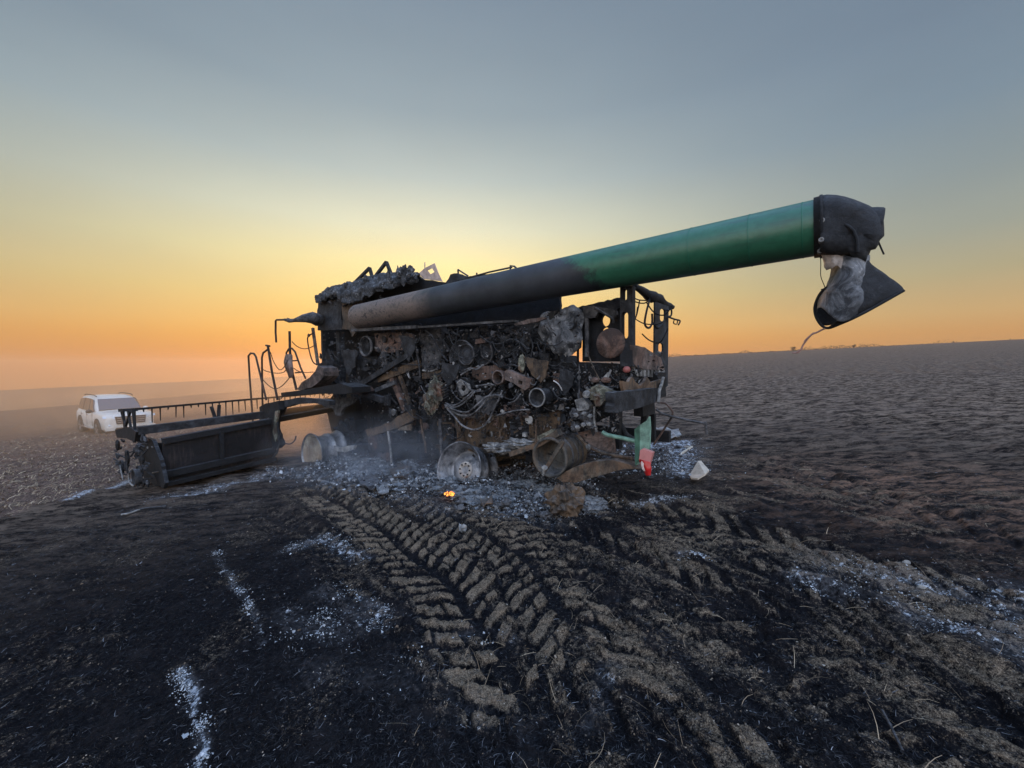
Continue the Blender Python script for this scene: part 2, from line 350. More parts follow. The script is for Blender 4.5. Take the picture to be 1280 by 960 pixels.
# evening haze
def box_mesh(name, a, b):
    x0, y0, z0 = a; x1, y1, z1 = b
    v = [(x0,y0,z0),(x1,y0,z0),(x1,y1,z0),(x0,y1,z0),(x0,y0,z1),(x1,y0,z1),(x1,y1,z1),(x0,y1,z1)]
    f = [(0,3,2,1),(4,5,6,7),(0,1,5,4),(1,2,6,5),(2,3,7,6),(3,0,4,7)]
    me = bpy.data.meshes.new(name); me.from_pydata(v, [], f); return me
m = bpy.data.materials.new('haze_air'); m.use_nodes = True; nt = m.node_tree; nt.nodes.clear()
pv = N(nt, 'ShaderNodeVolumePrincipled'); pv.inputs['Density'].default_value = .0008; pv.inputs['Color'].default_value = (1.0, .74, .50, 1); pv.inputs['Anisotropy'].default_value = .6
mo = N(nt, 'ShaderNodeOutputMaterial'); nt.links.new(pv.outputs[0], mo.inputs['Volume'])
# ------------------------------------------------------------------ frame of the harvester: F forward, o outward on its left side, z up
FV = Vector((-.8, .6, 0)); LV = Vector((-.6, -.8, 0)); L0 = -3.9
def LOC(F, o, z): return FV*F+LV*(o+L0)+Vector((0, 0, z))
def _hit(px, py, n, c):
    d = px_ray(px, py); o = Vector((0, 0, EYE)); t = (c-n.dot(o))/n.dot(d); return o+d*t
def PO(px, py, o): return _hit(px, py, LV, o+L0)
def PF(px, py, F): return _hit(px, py, FV, F)
def PD(px, py, D): return _hit(px, py, Vector((0, 1, 0)), D)
def mpp(p): return p.y/FPX                        # metres per photo pixel at p
from mathutils.geometry import tessellate_polygon
class MB:
    def __init__(s): s.v = []; s.f = []; s.sm = []; s.t = []
    def add(s, vs, fs, smooth=False, t=None):
        b = len(s.v); s.v += [Vector(v) for v in vs]; s.f += [tuple(b+i for i in f) for f in fs]; s.sm += [smooth]*len(fs)
        s.t += (t if t is not None else [0.0]*len(vs)); return s
    def hexa(s, a, b):                            # a: four corners, b: the opposite four
        return s.add(list(a)+list(b), [(3,2,1,0),(4,5,6,7),(0,1,5,4),(1,2,6,5),(2,3,7,6),(3,0,4,7)])
    def box(s, c, u, v, w_):                      # centre and three half vectors
        c = Vector(c); P = [c+u*i+v*j+w_*k for k in (-1, 1) for i, j in ((-1,-1),(1,-1),(1,1),(-1,1))]
        return s.hexa(P[:4], P[4:])
    def beam(s, a, b, wd, hg, up=Vector((0,0,1))):
        a = Vector(a); b = Vector(b); d = (b-a).normalized(); side = d.cross(up)
        if side.length < 1e-3: side = d.cross(LV)
        side.normalize(); u2 = side.cross(d).normalized(); return s.box((a+b)/2, (b-a)/2, side*wd/2, u2*hg/2)
    def plate(s, loops, depth):                   # loops of world points in one plane, first is the outline, rest holes
        depth = Vector(depth); fl = [p for l in loops for p in l]; n = len(fl)
        tris = tessellate_polygon([[Vector(p) for p in l] for l in loops])
        vs = fl+[p+depth for p in fl]; fs = [tuple(t) for t in tris]+[(t[2]+n, t[1]+n, t[0]+n) for t in tris]; b = 0
        for l in loops:
            m_ = len(l)
            for i in range(m_): j = (i+1) % m_; fs.append((b+i, b+j, b+j+n, b+i+n))
            b += m_
        return s.add(vs, fs)
    def sweep(s, pts, rad, seg=8, cap=True, smooth=True, flat=1.0, t=None):
        pts = [Vector(p) for p in pts]; n = len(pts); rad = rad if hasattr(rad, '__len__') else [rad]*n; V = []; T = []
        up = None
        for i, p in enumerate(pts):
            d = (pts[min(i+1, n-1)]-pts[max(i-1, 0)]).normalized()
            if up is None:
                up = Vector((0,0,1)) if abs(d.z) < .9 else Vector((1,0,0))
            a = d.cross(up); a = a.normalized() if a.length > 1e-4 else Vector((1,0,0)); b_ = a.cross(d).normalized(); up = b_
            for k in range(seg):
                q = 2*math.pi*k/seg; V.append(p+a*math.cos(q)*rad[i]+b_*math.sin(q)*rad[i]*flat); T.append(t[i] if t else 0.0)
        F_ = [(i*seg+k, i*seg+(k+1) % seg, (i+1)*seg+(k+1) % seg, (i+1)*seg+k) for i in range(n-1) for k in range(seg)]
        s.add(V, F_, smooth, T)
        if cap:
            s.add(V[:seg], [tuple(range(seg-1, -1, -1))], False, T[:seg]); s.add(V[-seg:], [tuple(range(seg))], False, T[-seg:])
        return s
    def lathe(s, c, ax, prof, seg=40, smooth=True):   # prof: (distance along ax, radius)
        c = Vector(c); ax = Vector(ax).normalized(); a = ax.cross(Vector((0,0,1))).normalized(); b_ = a.cross(ax).normalized()
        V = [c+ax*h+(a*math.cos(2*math.pi*k/seg)+b_*math.sin(2*math.pi*k/seg))*max(r, 1e-4) for h, r in prof for k in range(seg)]
        F_ = [(i*seg+k, i*seg+(k+1) % seg, (i+1)*seg+(k+1) % seg, (i+1)*seg+k) for i in range(len(prof)-1) for k in range(seg)]
        return s.add(V, F_, smooth)
    def lump(s, c, ru, rv, rw, amp=.3, seed=0, n=14, fr=2.5):    # crumpled melted lump, half vectors given
        c = Vector(c); V = []; 
        from mathutils import noise as nz_
        for i in range(n+1):
            th = math.pi*i/n
            for k in range(2*n):
                ph = math.pi*k/n; d = Vector((math.sin(th)*math.cos(ph), math.sin(th)*math.sin(ph), math.cos(th)))
                e = d*fr*.8+Vector((seed*7.1, seed*3.3, 0)); q = .95+amp*(1.3*nz_.noise(e)+.9*nz_.noise(e*2.3)+.6*nz_.noise(e*5.1)+.4*nz_.noise(e*11))
                V.append(c+(ru*d.x+rv*d.y+rw*d.z)*q)
        F_ = [(i*2*n+k, i*2*n+(k+1) % (2*n), (i+1)*2*n+(k+1) % (2*n), (i+1)*2*n+k) for i in range(n) for k in range(2*n)]
        return s.add(V, F_, False)
    def build(s, name, mat, parent=None, label=None, origin=None):
        o_ = Vector(parent_world(parent)) if parent is not None else Vector((0,0,0))
        org = Vector(origin) if origin is not None else o_
        me = bpy.data.meshes.new(name); me.from_pydata([v-org for v in s.v], [], s.f)
        me.polygons.foreach_set('use_smooth', s.sm)
        if any(s.t): fattr(me, 'along', s.t)
        me.validate(); me.update()
        ob = link(name, me, mat, parent); ob.location = org-o_
        if label: ob['label'] = label
        return ob
def parent_world(p):
    v = Vector((0,0,0))
    while p is not None: v = v+p.location; p = p.parent
    return v
def empty(name, loc):
    e = bpy.data.objects.new(name, None); COL.objects.link(e); e.location = loc; e.empty_display_size = .1; return e
def jag(pts, n=3, amp=1.2):
    out_ = []
    for (a, b), (c, d) in zip(pts, pts[1:]+pts[:1]):
        L = math.hypot(c-a, d-b); k = max(1, int(L/ (12/n)))
        out_.append((a, b))
        for i in range(1, k):
            t = i/k; out_.append((a+(c-a)*t+random.uniform(-amp, amp), b+(d-b)*t+random.uniform(-amp, amp)))
    return out_
def oval(cx, cy, rx, ry, n=18): return [(cx+rx*math.cos(2*math.pi*i/n), cy+ry*math.sin(2*math.pi*i/n)) for i in range(n)]
def slot(x0, y0, x1, y1, n=6):
    r = (x1-x0)/2; cx = (x0+x1)/2
    return [(cx+r*math.cos(math.pi+math.pi*i/n), y0+r+r*math.sin(math.pi+math.pi*i/n)) for i in range(n+1)]+[(cx+r*math.cos(math.pi*i/n), y1-r+r*math.sin(math.pi*i/n)) for i in range(n+1)]
def plO(pts, o, th=.03, holes=(), mb=None, j=0):
    mb = mb or MB(); pts = jag(pts, 3, j) if j else pts
    return mb.plate([[PO(x, y, o) for x, y in l] for l in [pts]+list(holes)], -LV*th)
def plF(pts, F, th=.03, holes=(), mb=None, j=0):
    mb = mb or MB(); pts = jag(pts, 3, j) if j else pts
    return mb.plate([[PF(x, y, F) for x, y in l] for l in [pts]+list(holes)], FV*th)
def smooth_pts(P, k=6):
    P = [Vector(p) for p in P]
    if len(P) < 3: return P
    out_ = []
    for i in range(len(P)-1):
        p0 = P[max(i-1, 0)]; p1 = P[i]; p2 = P[i+1]; p3 = P[min(i+2, len(P)-1)]
        for j in range(k):
            t = j/k; out_.append(.5*((2*p1)+(p2-p0)*t+(2*p0-5*p1+4*p2-p3)*t*t+(3*p1-p0-3*p2+p3)*t**3))
    return out_+[P[-1]]
def tbO(pts, o, rpx, mb=None, curve=False, seg=7):   # a pipe traced on the plane o (o may vary per point), radius in photo pixels
    mb = mb or MB(); os_ = o if hasattr(o, '__len__') else [o]*len(pts)
    P = [PO(x, y, q) for (x, y), q in zip(pts, os_)]; r = rpx*mpp(P[len(P)//2])
    if curve: P = smooth_pts(P)
    return mb.sweep(P, r, seg)
def wheel_disc(px, py, o, rpx, prof, mb=None, seg=36, ax=None):   # prof in units of the radius
    mb = mb or MB(); c = PO(px, py, o); r = rpx*mpp(c)
    return mb.lathe(c, ax or LV, [(h*r, q*r) for h, q in prof], seg)

# ------------------------------------------------------------------ burnt materials
def metal(name, dark, light, dust=.5, rust=0., rustc=(.15, .075, .05, 1), rough=.75, scale=7., met=.0, pale=(.30, .30, .30, 1), soot=True):
    m, nt, bs, mo = new_mat(name); tc = N(nt, 'ShaderNodeTexCoord').outputs['Object']; geo = N(nt, 'ShaderNodeNewGeometry')
    a = noise(nt, scale, 8, .74, tc, .5); b = noise(nt, scale*4.3, 6, .78, tc, .6); d_ = noise(nt, scale*.45, 3, .5, tc)
    st = N(nt, 'ShaderNodeMapping'); st.inputs['Scale'].default_value = (9, 9, 1.3); nt.links.new(tc, st.inputs[0]); drip = noise(nt, 3.0, 4, .6, st.outputs[0])
    c = mixc(nt, mrange(nt, a, .40, .62), dark, light)
    if rust: c = mixc(nt, mrange(nt, mth(nt, 'ADD', d_, mth(nt, 'MULTIPLY', drip, .5)), .78-.28*rust, .98-.28*rust), c, rustc)
    c = mixc(nt, mth(nt, 'MULTIPLY', mrange(nt, b, .60, .78), .55), c, pale)
    sx = N(nt, 'ShaderNodeSeparateXYZ'); nt.links.new(geo.outputs['Normal'], sx.inputs[0])
    du = mth(nt, 'MULTIPLY', mrange(nt, sx.outputs['Z'], .35, .95), mrange(nt, b, .4, .62)); du = mth(nt, 'MULTIPLY', du, dust)
    c = mixc(nt, du, c, (.24, .245, .26, 1))
    so_ = noise(nt, 3.1, 6, .8, tc, 1.0); c = mixc(nt, mth(nt, 'MULTIPLY', mrange(nt, so_, .44, .60), .72 if soot else 0), c, (.006, .0065, .008, 1))
    nt.links.new(c, bs.inputs['Base Color']); bs.inputs['Metallic'].default_value = met; bs.inputs['Specular IOR Level'].default_value = .3
    nt.links.new(mrange(nt, a, .3, .7, rough-.12, rough+.15), bs.inputs['Roughness'])
    bp = N(nt, 'ShaderNodeBump', i_Strength=.9, i_Distance=.02); nt.links.new(mth(nt, 'ADD', a, mth(nt, 'MULTIPLY', b, .5)), bp.inputs['Height']); nt.links.new(bp.outputs[0], bs.inputs['Normal'])
    return m
SOOT = metal('sooty_steel', (.008, .009, .011, 1), (.050, .054, .062, 1), .5)
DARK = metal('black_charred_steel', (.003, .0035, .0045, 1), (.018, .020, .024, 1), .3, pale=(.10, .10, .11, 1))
GREY = metal('scorched_grey_steel', (.022, .023, .027, 1), (.13, .13, .135, 1), .6)
PALE = metal('ash_coated_metal', (.12, .12, .12, 1), (.38, .38, .37, 1), .6, pale=(.6, .6, .6, 1))
RUST = metal('rusted_burnt_steel', (.022, .019, .018, 1), (.095, .066, .054, 1), .35, .6, (.15, .095, .074, 1))
TAN = metal('heat_bleached_steel', (.040, .036, .030, 1), (.19, .16, .125, 1), .5, .5, (.15, .095, .06, 1))
PINK = metal('oxidised_panel', (.075, .060, .054, 1), (.24, .185, .165, 1), .3, .4, (.15, .09, .07, 1), scale=5)
OLIVE = metal('melted_alloy', (.07, .072, .052, 1), (.30, .30, .24, 1), .5, .2, pale=(.5, .5, .45, 1), scale=11)
BROWN = metal('brown_scorched_panel', (.018, .016, .015, 1), (.085, .070, .056, 1), .4, .6, (.12, .08, .05, 1))
def plain(name, col, rough=.6, var=.25, met=0., scale=12, spec=.5):
    m, nt, bs, mo = new_mat(name); tc = N(nt, 'ShaderNodeTexCoord').outputs['Object']
    a = noise(nt, scale, 5, .65, tc); lo = tuple(x*(1-var) for x in col[:3])+(1,)
    nt.links.new(mixc(nt, mrange(nt, a, .35, .65), lo, col), bs.inputs['Base Color']); bs.inputs['Roughness'].default_value = rough; bs.inputs['Metallic'].default_value = met
    bs.inputs['Specular IOR Level'].default_value = spec
    bp = N(nt, 'ShaderNodeBump', i_Strength=.25, i_Distance=.005); nt.links.new(a, bp.inputs['Height']); nt.links.new(bp.outputs[0], bs.inputs['Normal'])
    return m
# ================================================================== the burnt combine harvester
base = LOC(4.6, -.8, float(base_z(*LOC(4.6, -.8, 0).xy)))
CMB = empty('combine_harvester', base)
tag(CMB, 'burnt out combine harvester collapsed on bare wheel rims with a half green unloading auger', 'combine harvester')
def part(mb, name, mat, label=None, parent=None): return mb.build(name, mat, parent or CMB, label)

# --- unloading auger, green where the fire did not reach
A_ = PO(449, 396, -.15); B_ = PO(1025.5, 284, -.05); ax = (B_-A_).normalized(); LEN = (B_-A_).length
def t_at(px, py):
    p = PO(px, py, -.1); return (p-A_).dot(ax)/LEN
m, nt, bs, mo = new_mat('auger_tube'); tcn = N(nt, 'ShaderNodeTexCoord').outputs['Object']; al = attr(nt, 'along')
n1 = noise(nt, 3.2, 5, .6, tcn); n2 = noise(nt, 14, 5, .7, tcn)
aw = mth(nt, 'ADD', al, mth(nt, 'MULTIPLY', mth(nt, 'SUBTRACT', n1, .5), .05))
green = mixc(nt, mrange(nt, n2, .3, .7), (.018, .092, .052, 1), (.028, .125, .074, 1))
sootc = mixc(nt, mrange(nt, n1, .3, .7), (.012, .015, .020, 1), (.036, .042, .052, 1))
bare = mixc(nt, mrange(nt, n2, .38, .62), (.085, .070, .062, 1), (.20, .155, .135, 1))
t1 = t_at(545, 385); t2 = t_at(700, 350); t3 = t_at(765, 335)
sepg = N(nt, 'ShaderNodeNewGeometry'); sx = N(nt, 'ShaderNodeSeparateXYZ'); nt.links.new(sepg.outputs['Normal'], sx.inputs[0])
c = mixc(nt, mrange(nt, aw, t1-.05, t1+.015), bare, sootc)
c = mixc(nt, mth(nt, 'MULTIPLY', mrange(nt, n2, .52, .60), mrange(nt, al, t1, t1-.16)), c, (.03, .028, .03, 1))
aw2 = mth(nt, 'SUBTRACT', aw, mth(nt, 'MULTIPLY', sx.outputs['Z'], -.035))
n3 = noise(nt, 60, 4, .75, tcn); aw2 = mth(nt, 'ADD', aw2, mth(nt, 'MULTIPLY', mth(nt, 'SUBTRACT', n2, .5), .07))
c = mixc(nt, mrange(nt, aw2, (t2+t3)/2-.006, (t2+t3)/2+.016), c, green)
drt = N(nt, 'ShaderNodeMapping'); drt.inputs['Scale'].default_value = (1.2, 1.2, 9); nt.links.new(tcn, drt.inputs[0]); dn = noise(nt, 1.6, 6, .7, drt.outputs[0])
c = mixc(nt, mth(nt, 'MULTIPLY', mrange(nt, dn, .50, .72), .55), c, (.022, .035, .032, 1))
c = mixc(nt, mth(nt, 'MULTIPLY', mrange(nt, n3, .66, .74), .6), c, (.10, .12, .12, 1))
hb = N(nt, 'ShaderNodeBump', i_Strength=.5, i_Distance=.012); nt.links.new(mth(nt, 'ADD', mth(nt, 'MULTIPLY', n1, 1.5), mth(nt, 'MULTIPLY', n2, mrange(nt, al, t3+.02, t1, .05, 1.0))), hb.inputs['Height']); nt.links.new(hb.outputs[0], bs.inputs['Normal'])
nt.links.new(c, bs.inputs['Base Color']); bs.inputs['Specular IOR Level'].default_value = .45
nt.links.new(mrange(nt, aw2, t2, t3, .62, .34), bs.inputs['Roughness'])
AUG = m
mb = MB(); n = 40
P = [A_+(B_-A_)*(i/n) for i in range(n+1)]
mb.sweep(P, [.212]*(n+1), 48, True, True, t=[i/n+1e-4 for i in range(n+1)])
auger = part(mb, 'unloading_auger', AUG)
mb = MB()
for px in (868, 940, 1004):
    p = A_+ax*(t_at(px, 310)*LEN); mb.lathe(p, ax, [(-.004, .2125), (-.003, .2145), (.003, .2145), (.004, .2125)], 48)
mb.build('seam', AUG if False else plain('green_paint', (.012, .12, .07, 1), .45), auger)
RUBBER = metal('charred_rubber', (.005, .006, .008, 1), (.032, .036, .043, 1), .25, scale=5, pale=(.16, .165, .17, 1))
mb = MB()          # hood bending down at the end of the tube
HO = [(1025,245),(1034,243.5),(1045,243.5),(1056,245),(1067,248),(1077,252),(1086,256),(1094,260.5),(1100,265.5),(1104.5,272),(1105.5,284),(1106,294),(1101,299),(1099,305),(1096,309.5),(1090,311),(1087,319),(1085,328),(1070,327),(1065,320),(1056,318.5),(1044,319),(1034,319),(1025,318.5)]
LY = [(-.21,.36),(-.20,.62),(-.175,.82),(-.13,.94),(-.07,.99),(0,1.0),(.07,.99),(.13,.94),(.175,.82),(.20,.62),(.21,.36)]
V = []
from mathutils import noise as _nz
for o_, q in LY:
    for x, y in HO:
        ax_ = 1025 if x < 1040 else 1025+(x-1040)*.55; ex = ax_+(x-ax_)*(1-(1-q)*.75); ey = 283+(y-283)*q if x < 1085 or y > 300 else 282+(y-282)*(q*.5+.5)
        p = PO(ex, ey, -.05+o_*(1 if x < 1060 else max(.72, 1-(x-1060)*.008))); V.append(p+_nz.noise_vector(p*4)*.014)
nh = len(HO); mb.add(V, [(i*nh+k, i*nh+(k+1) % nh, (i+1)*nh+(k+1) % nh, (i+1)*nh+k) for i in range(len(LY)-1) for k in range(nh)]+[tuple(range(nh-1, -1, -1)), tuple((len(LY)-1)*nh+k for k in range(nh))], True)
mb.sweep(smooth_pts([PO(x, y, .13) for x, y in ((1030,287),(1042,281),(1056,281),(1066,288),(1071,300),(1072,315))], 5), [.012]*26, 6)
hood = part(mb, 'auger_hood', RUBBER, 'black scorched hood at the end of the auger', auger)
mb = MB(); c0 = PO(1092, 280.5, -.05); ad = (PO(1103, 283, -.05)-PO(1088, 284, -.05)).normalized()
mb.lathe(c0, ad, [(-.06, .0), (-.06, .12), (.0, .118), (.035, .112), (.045, .105), (.045, .09), (.03, .085), (.03, .0)], 32)
part(mb, 'end_cap', RUBBER, None, auger)
mb = MB(); mb.lathe(B_-ax*.005, ax, [(-.035, .214), (-.035, .226), (.0, .228), (.0, .236), (.02, .236), (.02, .226), (.03, .214)], 48)
part(mb, 'collar', DARK, None, auger)
for px, py in ((1026.5, 252), (1027.5, 275.5), (1026.5, 300), (1025, 314)):
    p = PO(px, py, .17 if 260 < py < 305 else .08); mb = MB(); mb.lathe(p, LV, [(0, .0), (0.012, .011), (.012, .017), (-.05, .017)], 14)
    part(mb, 'bolt', PALE, None, auger)
# torn spout boot hanging from the hood
def cloth(name, rows, mat, parent, amp=.02, seed=0, sub=5, thick=.006, cols=9, fr=6):
    """rows of (px,py,o) control points; a crumpled sheet with real thickness"""
    from mathutils import noise as nz_
    G = []
    for r_ in rows: 
        P = smooth_pts([PO(x, y, o) for x, y, o in r_], cols); G.append(P)
    H = []
    for j in range(len(G[0])): H.append(smooth_pts([g[j] for g in G], sub))
    nj, ni = len(H), len(H[0]); V = []
    for j in range(nj):
        for i in range(ni):
            p = H[j][i]; q = nz_.noise_vector(p*fr+Vector((seed, 0, 0)))*amp+nz_.noise_vector(p*fr*3+Vector((0, seed, 0)))*amp*.45; V.append(p+q)
    F_ = [(j*ni+i, (j+1)*ni+i, (j+1)*ni+i+1, j*ni+i+1) for j in range(nj-1) for i in range(ni-1)]
    mb = MB(); mb.add(V, F_, True); ob = mb.build(name, mat, parent)
    md = ob.modifiers.new('thickness', 'SOLIDIFY'); md.thickness = thick; return ob
m, nt, bs, mo = new_mat('ashy_boot_rubber'); tcn = N(nt, 'ShaderNodeTexCoord').outputs['Object']
f1 = noise(nt, 6, 6, .7, tcn, .8); f2 = noise(nt, 30, 5, .7, tcn)
c = mixc(nt, mrange(nt, f1, .40, .62), (.016, .019, .024, 1), (.16, .17, .185, 1)); c = mixc(nt, mth(nt, 'MULTIPLY', mrange(nt, f2, .55, .7), mrange(nt, f1, .5, .65)), c, (.45, .45, .46, 1))
nt.links.new(c, bs.inputs['Base Color']); bs.inputs['Roughness'].default_value = .8
bp = N(nt, 'ShaderNodeBump', i_Strength=.8, i_Distance=.02); nt.links.new(f1, bp.inputs['Height']); nt.links.new(bp.outputs[0], bs.inputs['Normal'])
BOOT = m
cloth('spout_boot', [
    [(1044,316,-.10),(1056,320,.05),(1072,322,.09),(1086,318,.0)],
    [(1040,336,-.16),(1052,338,.05),(1070,342,.10),(1084,334,.0)],
    [(1034,356,-.20),(1044,354,.08),(1064,362,.12),(1086,350,.02)],
    [(1024,372,-.18),(1034,364,.06),(1062,382,.13),(1088,366,.03)],
    [(1019,392,-.12),(1026,384,.05),(1052,402,.12),(1080,386,.05)]], BOOT, auger, .016, 3)
cloth('spout_boot', [
    [(1048,318,-.2),(1060,330,-.22),(1080,322,-.16)],
    [(1032,362,-.26),(1052,362,-.28),(1082,346,-.16)],
    [(1020,376,-.25),(1038,384,-.26),(1070,382,-.15)],
    [(1019,394,-.18),(1030,407,-.14),(1062,399,-.05)]], RUBBER, auger, .008, 5)
cloth('spout_flap', [
    [(1079,318,.02),(1087,329,.0),(1087,330,.0)],
    [(1076,352,.07),(1095,345,.02),(1106,344,-.02)],
    [(1066,378,.10),(1092,364,.05),(1129.5,362.5,-.02)],
    [(1052,396,.10),(1080,384,.08),(1104,377,.02)],
    [(1036,408,.05),(1052,404,.07),(1070,396,.06)]], RUBBER, auger, .006, 9)
mb = MB(); P = smooth_pts([PO(x, y, o) for x, y, o in ((1041,354,-.02),(1026,366,-.06),(1018.5,384,-.08),(1022,400,-.06),(1033,410,0),(1052,404,.09),(1080,391,.09),(1130,363,-.01))]); mb.sweep(P, .010, 6)
part(mb, 'boot_hem', DARK, None, auger)
FILM = plain('scorched_film', (.50, .45, .42, 1), .6, .5, scale=25)
cloth('torn_film', [
    [(1027,318,.02),(1036,314,.05),(1048,318,.06),(1064,320,.03)],
    [(1030,326,.0),(1040,324,.06),(1050,326,.06),(1058,330,.05)],
    [(1033,338,.0),(1042,335,.05),(1048,334,.05),(1052,339,.06)]], FILM, auger, .014, 13, thick=.003, fr=14)
mb = MB(); tbO([(1025.5,318),(1026,330),(1026,345),(1030,356),(1032,362)], .0, .45, mb, True, 5); tbO([(1026,362),(1036,359)], 0., .6, mb); part(mb, 'wire', DARK, None, auger)
mb = MB(); tbO([(1036,409),(1028,412),(1020,416),(1016,417),(1010,423),(1004,431),(1001,437),(995,441)], .0, 1.1, mb, True, 5); tbO([(1022,415),(1012,420),(1005,427)], .02, .8, mb, True, 5); tbO([(990,441),(997,441),(1000,438)], .0, .8, mb, True, 5)
part(mb, 'frayed_strip', plain('pink_strip', (.33, .19, .16, 1), .7, .5, scale=40), None, auger)
mb = MB(); tbO([(1098,302),(1101,309),(1105,318)], -.05, 1.0, mb, True, 5); part(mb, 'hook', DARK, None, auger)

# --- grain tank
mb = MB(); plO([(397,376),(402,367),(414,361),(427,357),(427,412),(397,413)], -.40, .05, mb=mb, j=.8)
part(mb, 'tank_panel', SOOT)
mb = MB(); plO([(428,357),(449,353),(470,351),(452,380),(448,412),(440,421),(436,412),(428,411)], -.36, .05, mb=mb, j=.8)
part(mb, 'tank_panel', BROWN)
mb = MB()          # long tank side that stands behind the auger, far side and front
plO([(425,358),(455,352),(500,345),(511,341),(522,344),(528,349),(557,353),(563,343),(572,342),(585,346),(597,344),(640,338),(700,345),(700,405),(425,412)], -.62, .05, mb=mb, j=.6)
part(mb, 'grain_tank', DARK)
t0 = PO(400, 372, -.62); tF = t0.dot(FV)
mb = MB(); mb.hexa([LOC(tF, -.62, 1.9), LOC(tF, -1.9, 1.9), LOC(tF, -1.9, 2.95), LOC(tF, -.62, 2.95)], [LOC(tF-.05, -.62, 1.9), LOC(tF-.05, -1.9, 1.9), LOC(tF-.05, -1.9, 2.95), LOC(tF-.05, -.62, 2.95)])
mb.hexa([LOC(tF, -1.9, 1.5), LOC(3.6, -1.9, 1.5), LOC(3.6, -1.9, 2.55), LOC(tF, -1.9, 2.95)], [LOC(tF, -1.95, 1.5), LOC(3.6, -1.95, 1.5), LOC(3.6, -1.95, 2.55), LOC(tF, -1.95, 2.95)])
part(mb, 'tank_wall', DARK)
m, nt, bs, mo = new_mat('melted_tank_cover'); tcn = N(nt, 'ShaderNodeTexCoord').outputs['Object']
f1 = noise(nt, 7, 6, .7, tcn, .6); f2 = noise(nt, 34, 5, .7, tcn)
c = mixc(nt, mrange(nt, f1, .40, .66), (.006, .007, .009, 1), (.055, .060, .068, 1)); c = mixc(nt, mth(nt, 'MULTIPLY', mrange(nt, f2, .52, .66), mrange(nt, f1, .50, .62)), c, (.34, .35, .37, 1))
nt.links.new(c, bs.inputs['Base Color']); bs.inputs['Roughness'].default_value = .85
bp = N(nt, 'ShaderNodeBump', i_Strength=1., i_Distance=.04); nt.links.new(f1, bp.inputs['Height']); nt.links.new(bp.outputs[0], bs.inputs['Normal'])
MELT = m
cloth('melted_tank_cover', [
    [(396,374,-.9),(415,362,-.9),(440,356,-.9),(470,349,-.9),(500,344,-.9),(522,344,-.9)],
    [(396,373,-.45),(414,360,-.5),(440,354,-.5),(470,347,-.5),(500,341.5,-.5),(523,343,-.5)],
    [(397,377,-.34),(414,366,-.28),(438,362,-.28),(466,356,-.26),(498,350,-.35),(520,350,-.45)],
    [(398,380,-.33),(418,369,-.30),(434,380,-.24),(462,370,-.22),(486,362,-.28),(510,354,-.42)]], MELT, CMB, .06, 21, sub=9, thick=.02, cols=14, fr=8)
mb = MB()
for i in range(44):
    x = random.uniform(398, 518); y = 374-(x-397)*.27+random.uniform(-9, 9); c = PO(x, y, -.30); s_ = random.uniform(.015, .06)
    mb.lump(c, FV*s_*1.2, LV*s_*.5, Vector((0, 0, s_*random.uniform(.6, 1.6))), .5, i, 7)
part(mb, 'melted_drips', MELT)['kind'] = 'stuff'
for pts in ([(436,361),(462,335),(467,352)], [(462,355),(483,327.5),(491,348)]):
    mb = MB(); P = [PO(x, y, -.75) for x, y in pts]
    mb.beam(P[0], P[1], .05, .05); mb.beam(P[1], P[2], .05, .05); part(mb, 'cover_bow', SOOT)
mb = MB(); plO([(523,342),(531,335),(537,332),(543,329),(548,342),(553,352),(540,350),(530,349)], -.9, .012, [[(534,338),(540,335),(543,340),(538,343)]], mb); tbO([(531,328),(531,336)], -.9, .7, mb)
part(mb, 'torn_panel', plain('scorched_white_panel', (.55, .42, .36, 1), .7, .5, scale=9), 'pale torn panel sticking up over the tank')
mb = MB(); plO([(557,353),(563,343),(572,341.5),(574,343),(584,346),(597,345),(612,347),(600,360),(560,362)], -.5, .12, mb=mb, j=.8); part(mb, 'tank_ridge', SOOT)
mb = MB()
tbO([(573,345),(572.5,337)], -.7, 1.1, mb); tbO([(572.5,337),(585,345)], -.7, 1., mb); tbO([(596,347),(596,341)], -.7, 1., mb); tbO([(590,346),(612,340),(640,334)], -.7, 1.1, mb); tbO([(638,341),(638,332),(643,333),(648,338)], -.7, 1.2, mb)
part(mb, 'tank_rail', SOOT)

# --- ledge under the auger
mb = MB(); mb.beam(PO(444, 413, -.2), PO(525, 409, -.2), .16, .05); mb.beam(PO(525, 409.5, -.22), PO(645, 401.5, -.22), .12, .03)
part(mb, 'side_ledge', GREY)
mb = MB(); plO([(642,405),(660,399),(679,396.5),(683,397.5),(672,402),(645,407.5)], -.1, .04, mb=mb); part(mb, 'rusty_bracket', PINK)

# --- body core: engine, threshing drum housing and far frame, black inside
def zo(px, py, o): return PO(px, py, o).z
gz0 = float(base_z(*LOC(4, -.8, 0).xy))
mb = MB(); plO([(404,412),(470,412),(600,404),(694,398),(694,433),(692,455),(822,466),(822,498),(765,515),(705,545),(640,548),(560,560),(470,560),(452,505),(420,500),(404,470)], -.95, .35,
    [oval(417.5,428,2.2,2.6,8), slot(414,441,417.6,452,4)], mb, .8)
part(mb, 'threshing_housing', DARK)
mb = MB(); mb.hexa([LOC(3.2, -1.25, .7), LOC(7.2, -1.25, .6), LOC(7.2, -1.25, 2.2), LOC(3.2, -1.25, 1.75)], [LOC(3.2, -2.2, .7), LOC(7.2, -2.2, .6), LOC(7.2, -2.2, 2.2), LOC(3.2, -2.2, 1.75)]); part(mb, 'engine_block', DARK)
for F_ in (3.0, 5.0, 7.2):
    mb = MB(); mb.beam(LOC(F_, -.5, gz0+.42), LOC(F_, -2.1, gz0+.42), .14, .2); part(mb, 'cross_member', DARK)
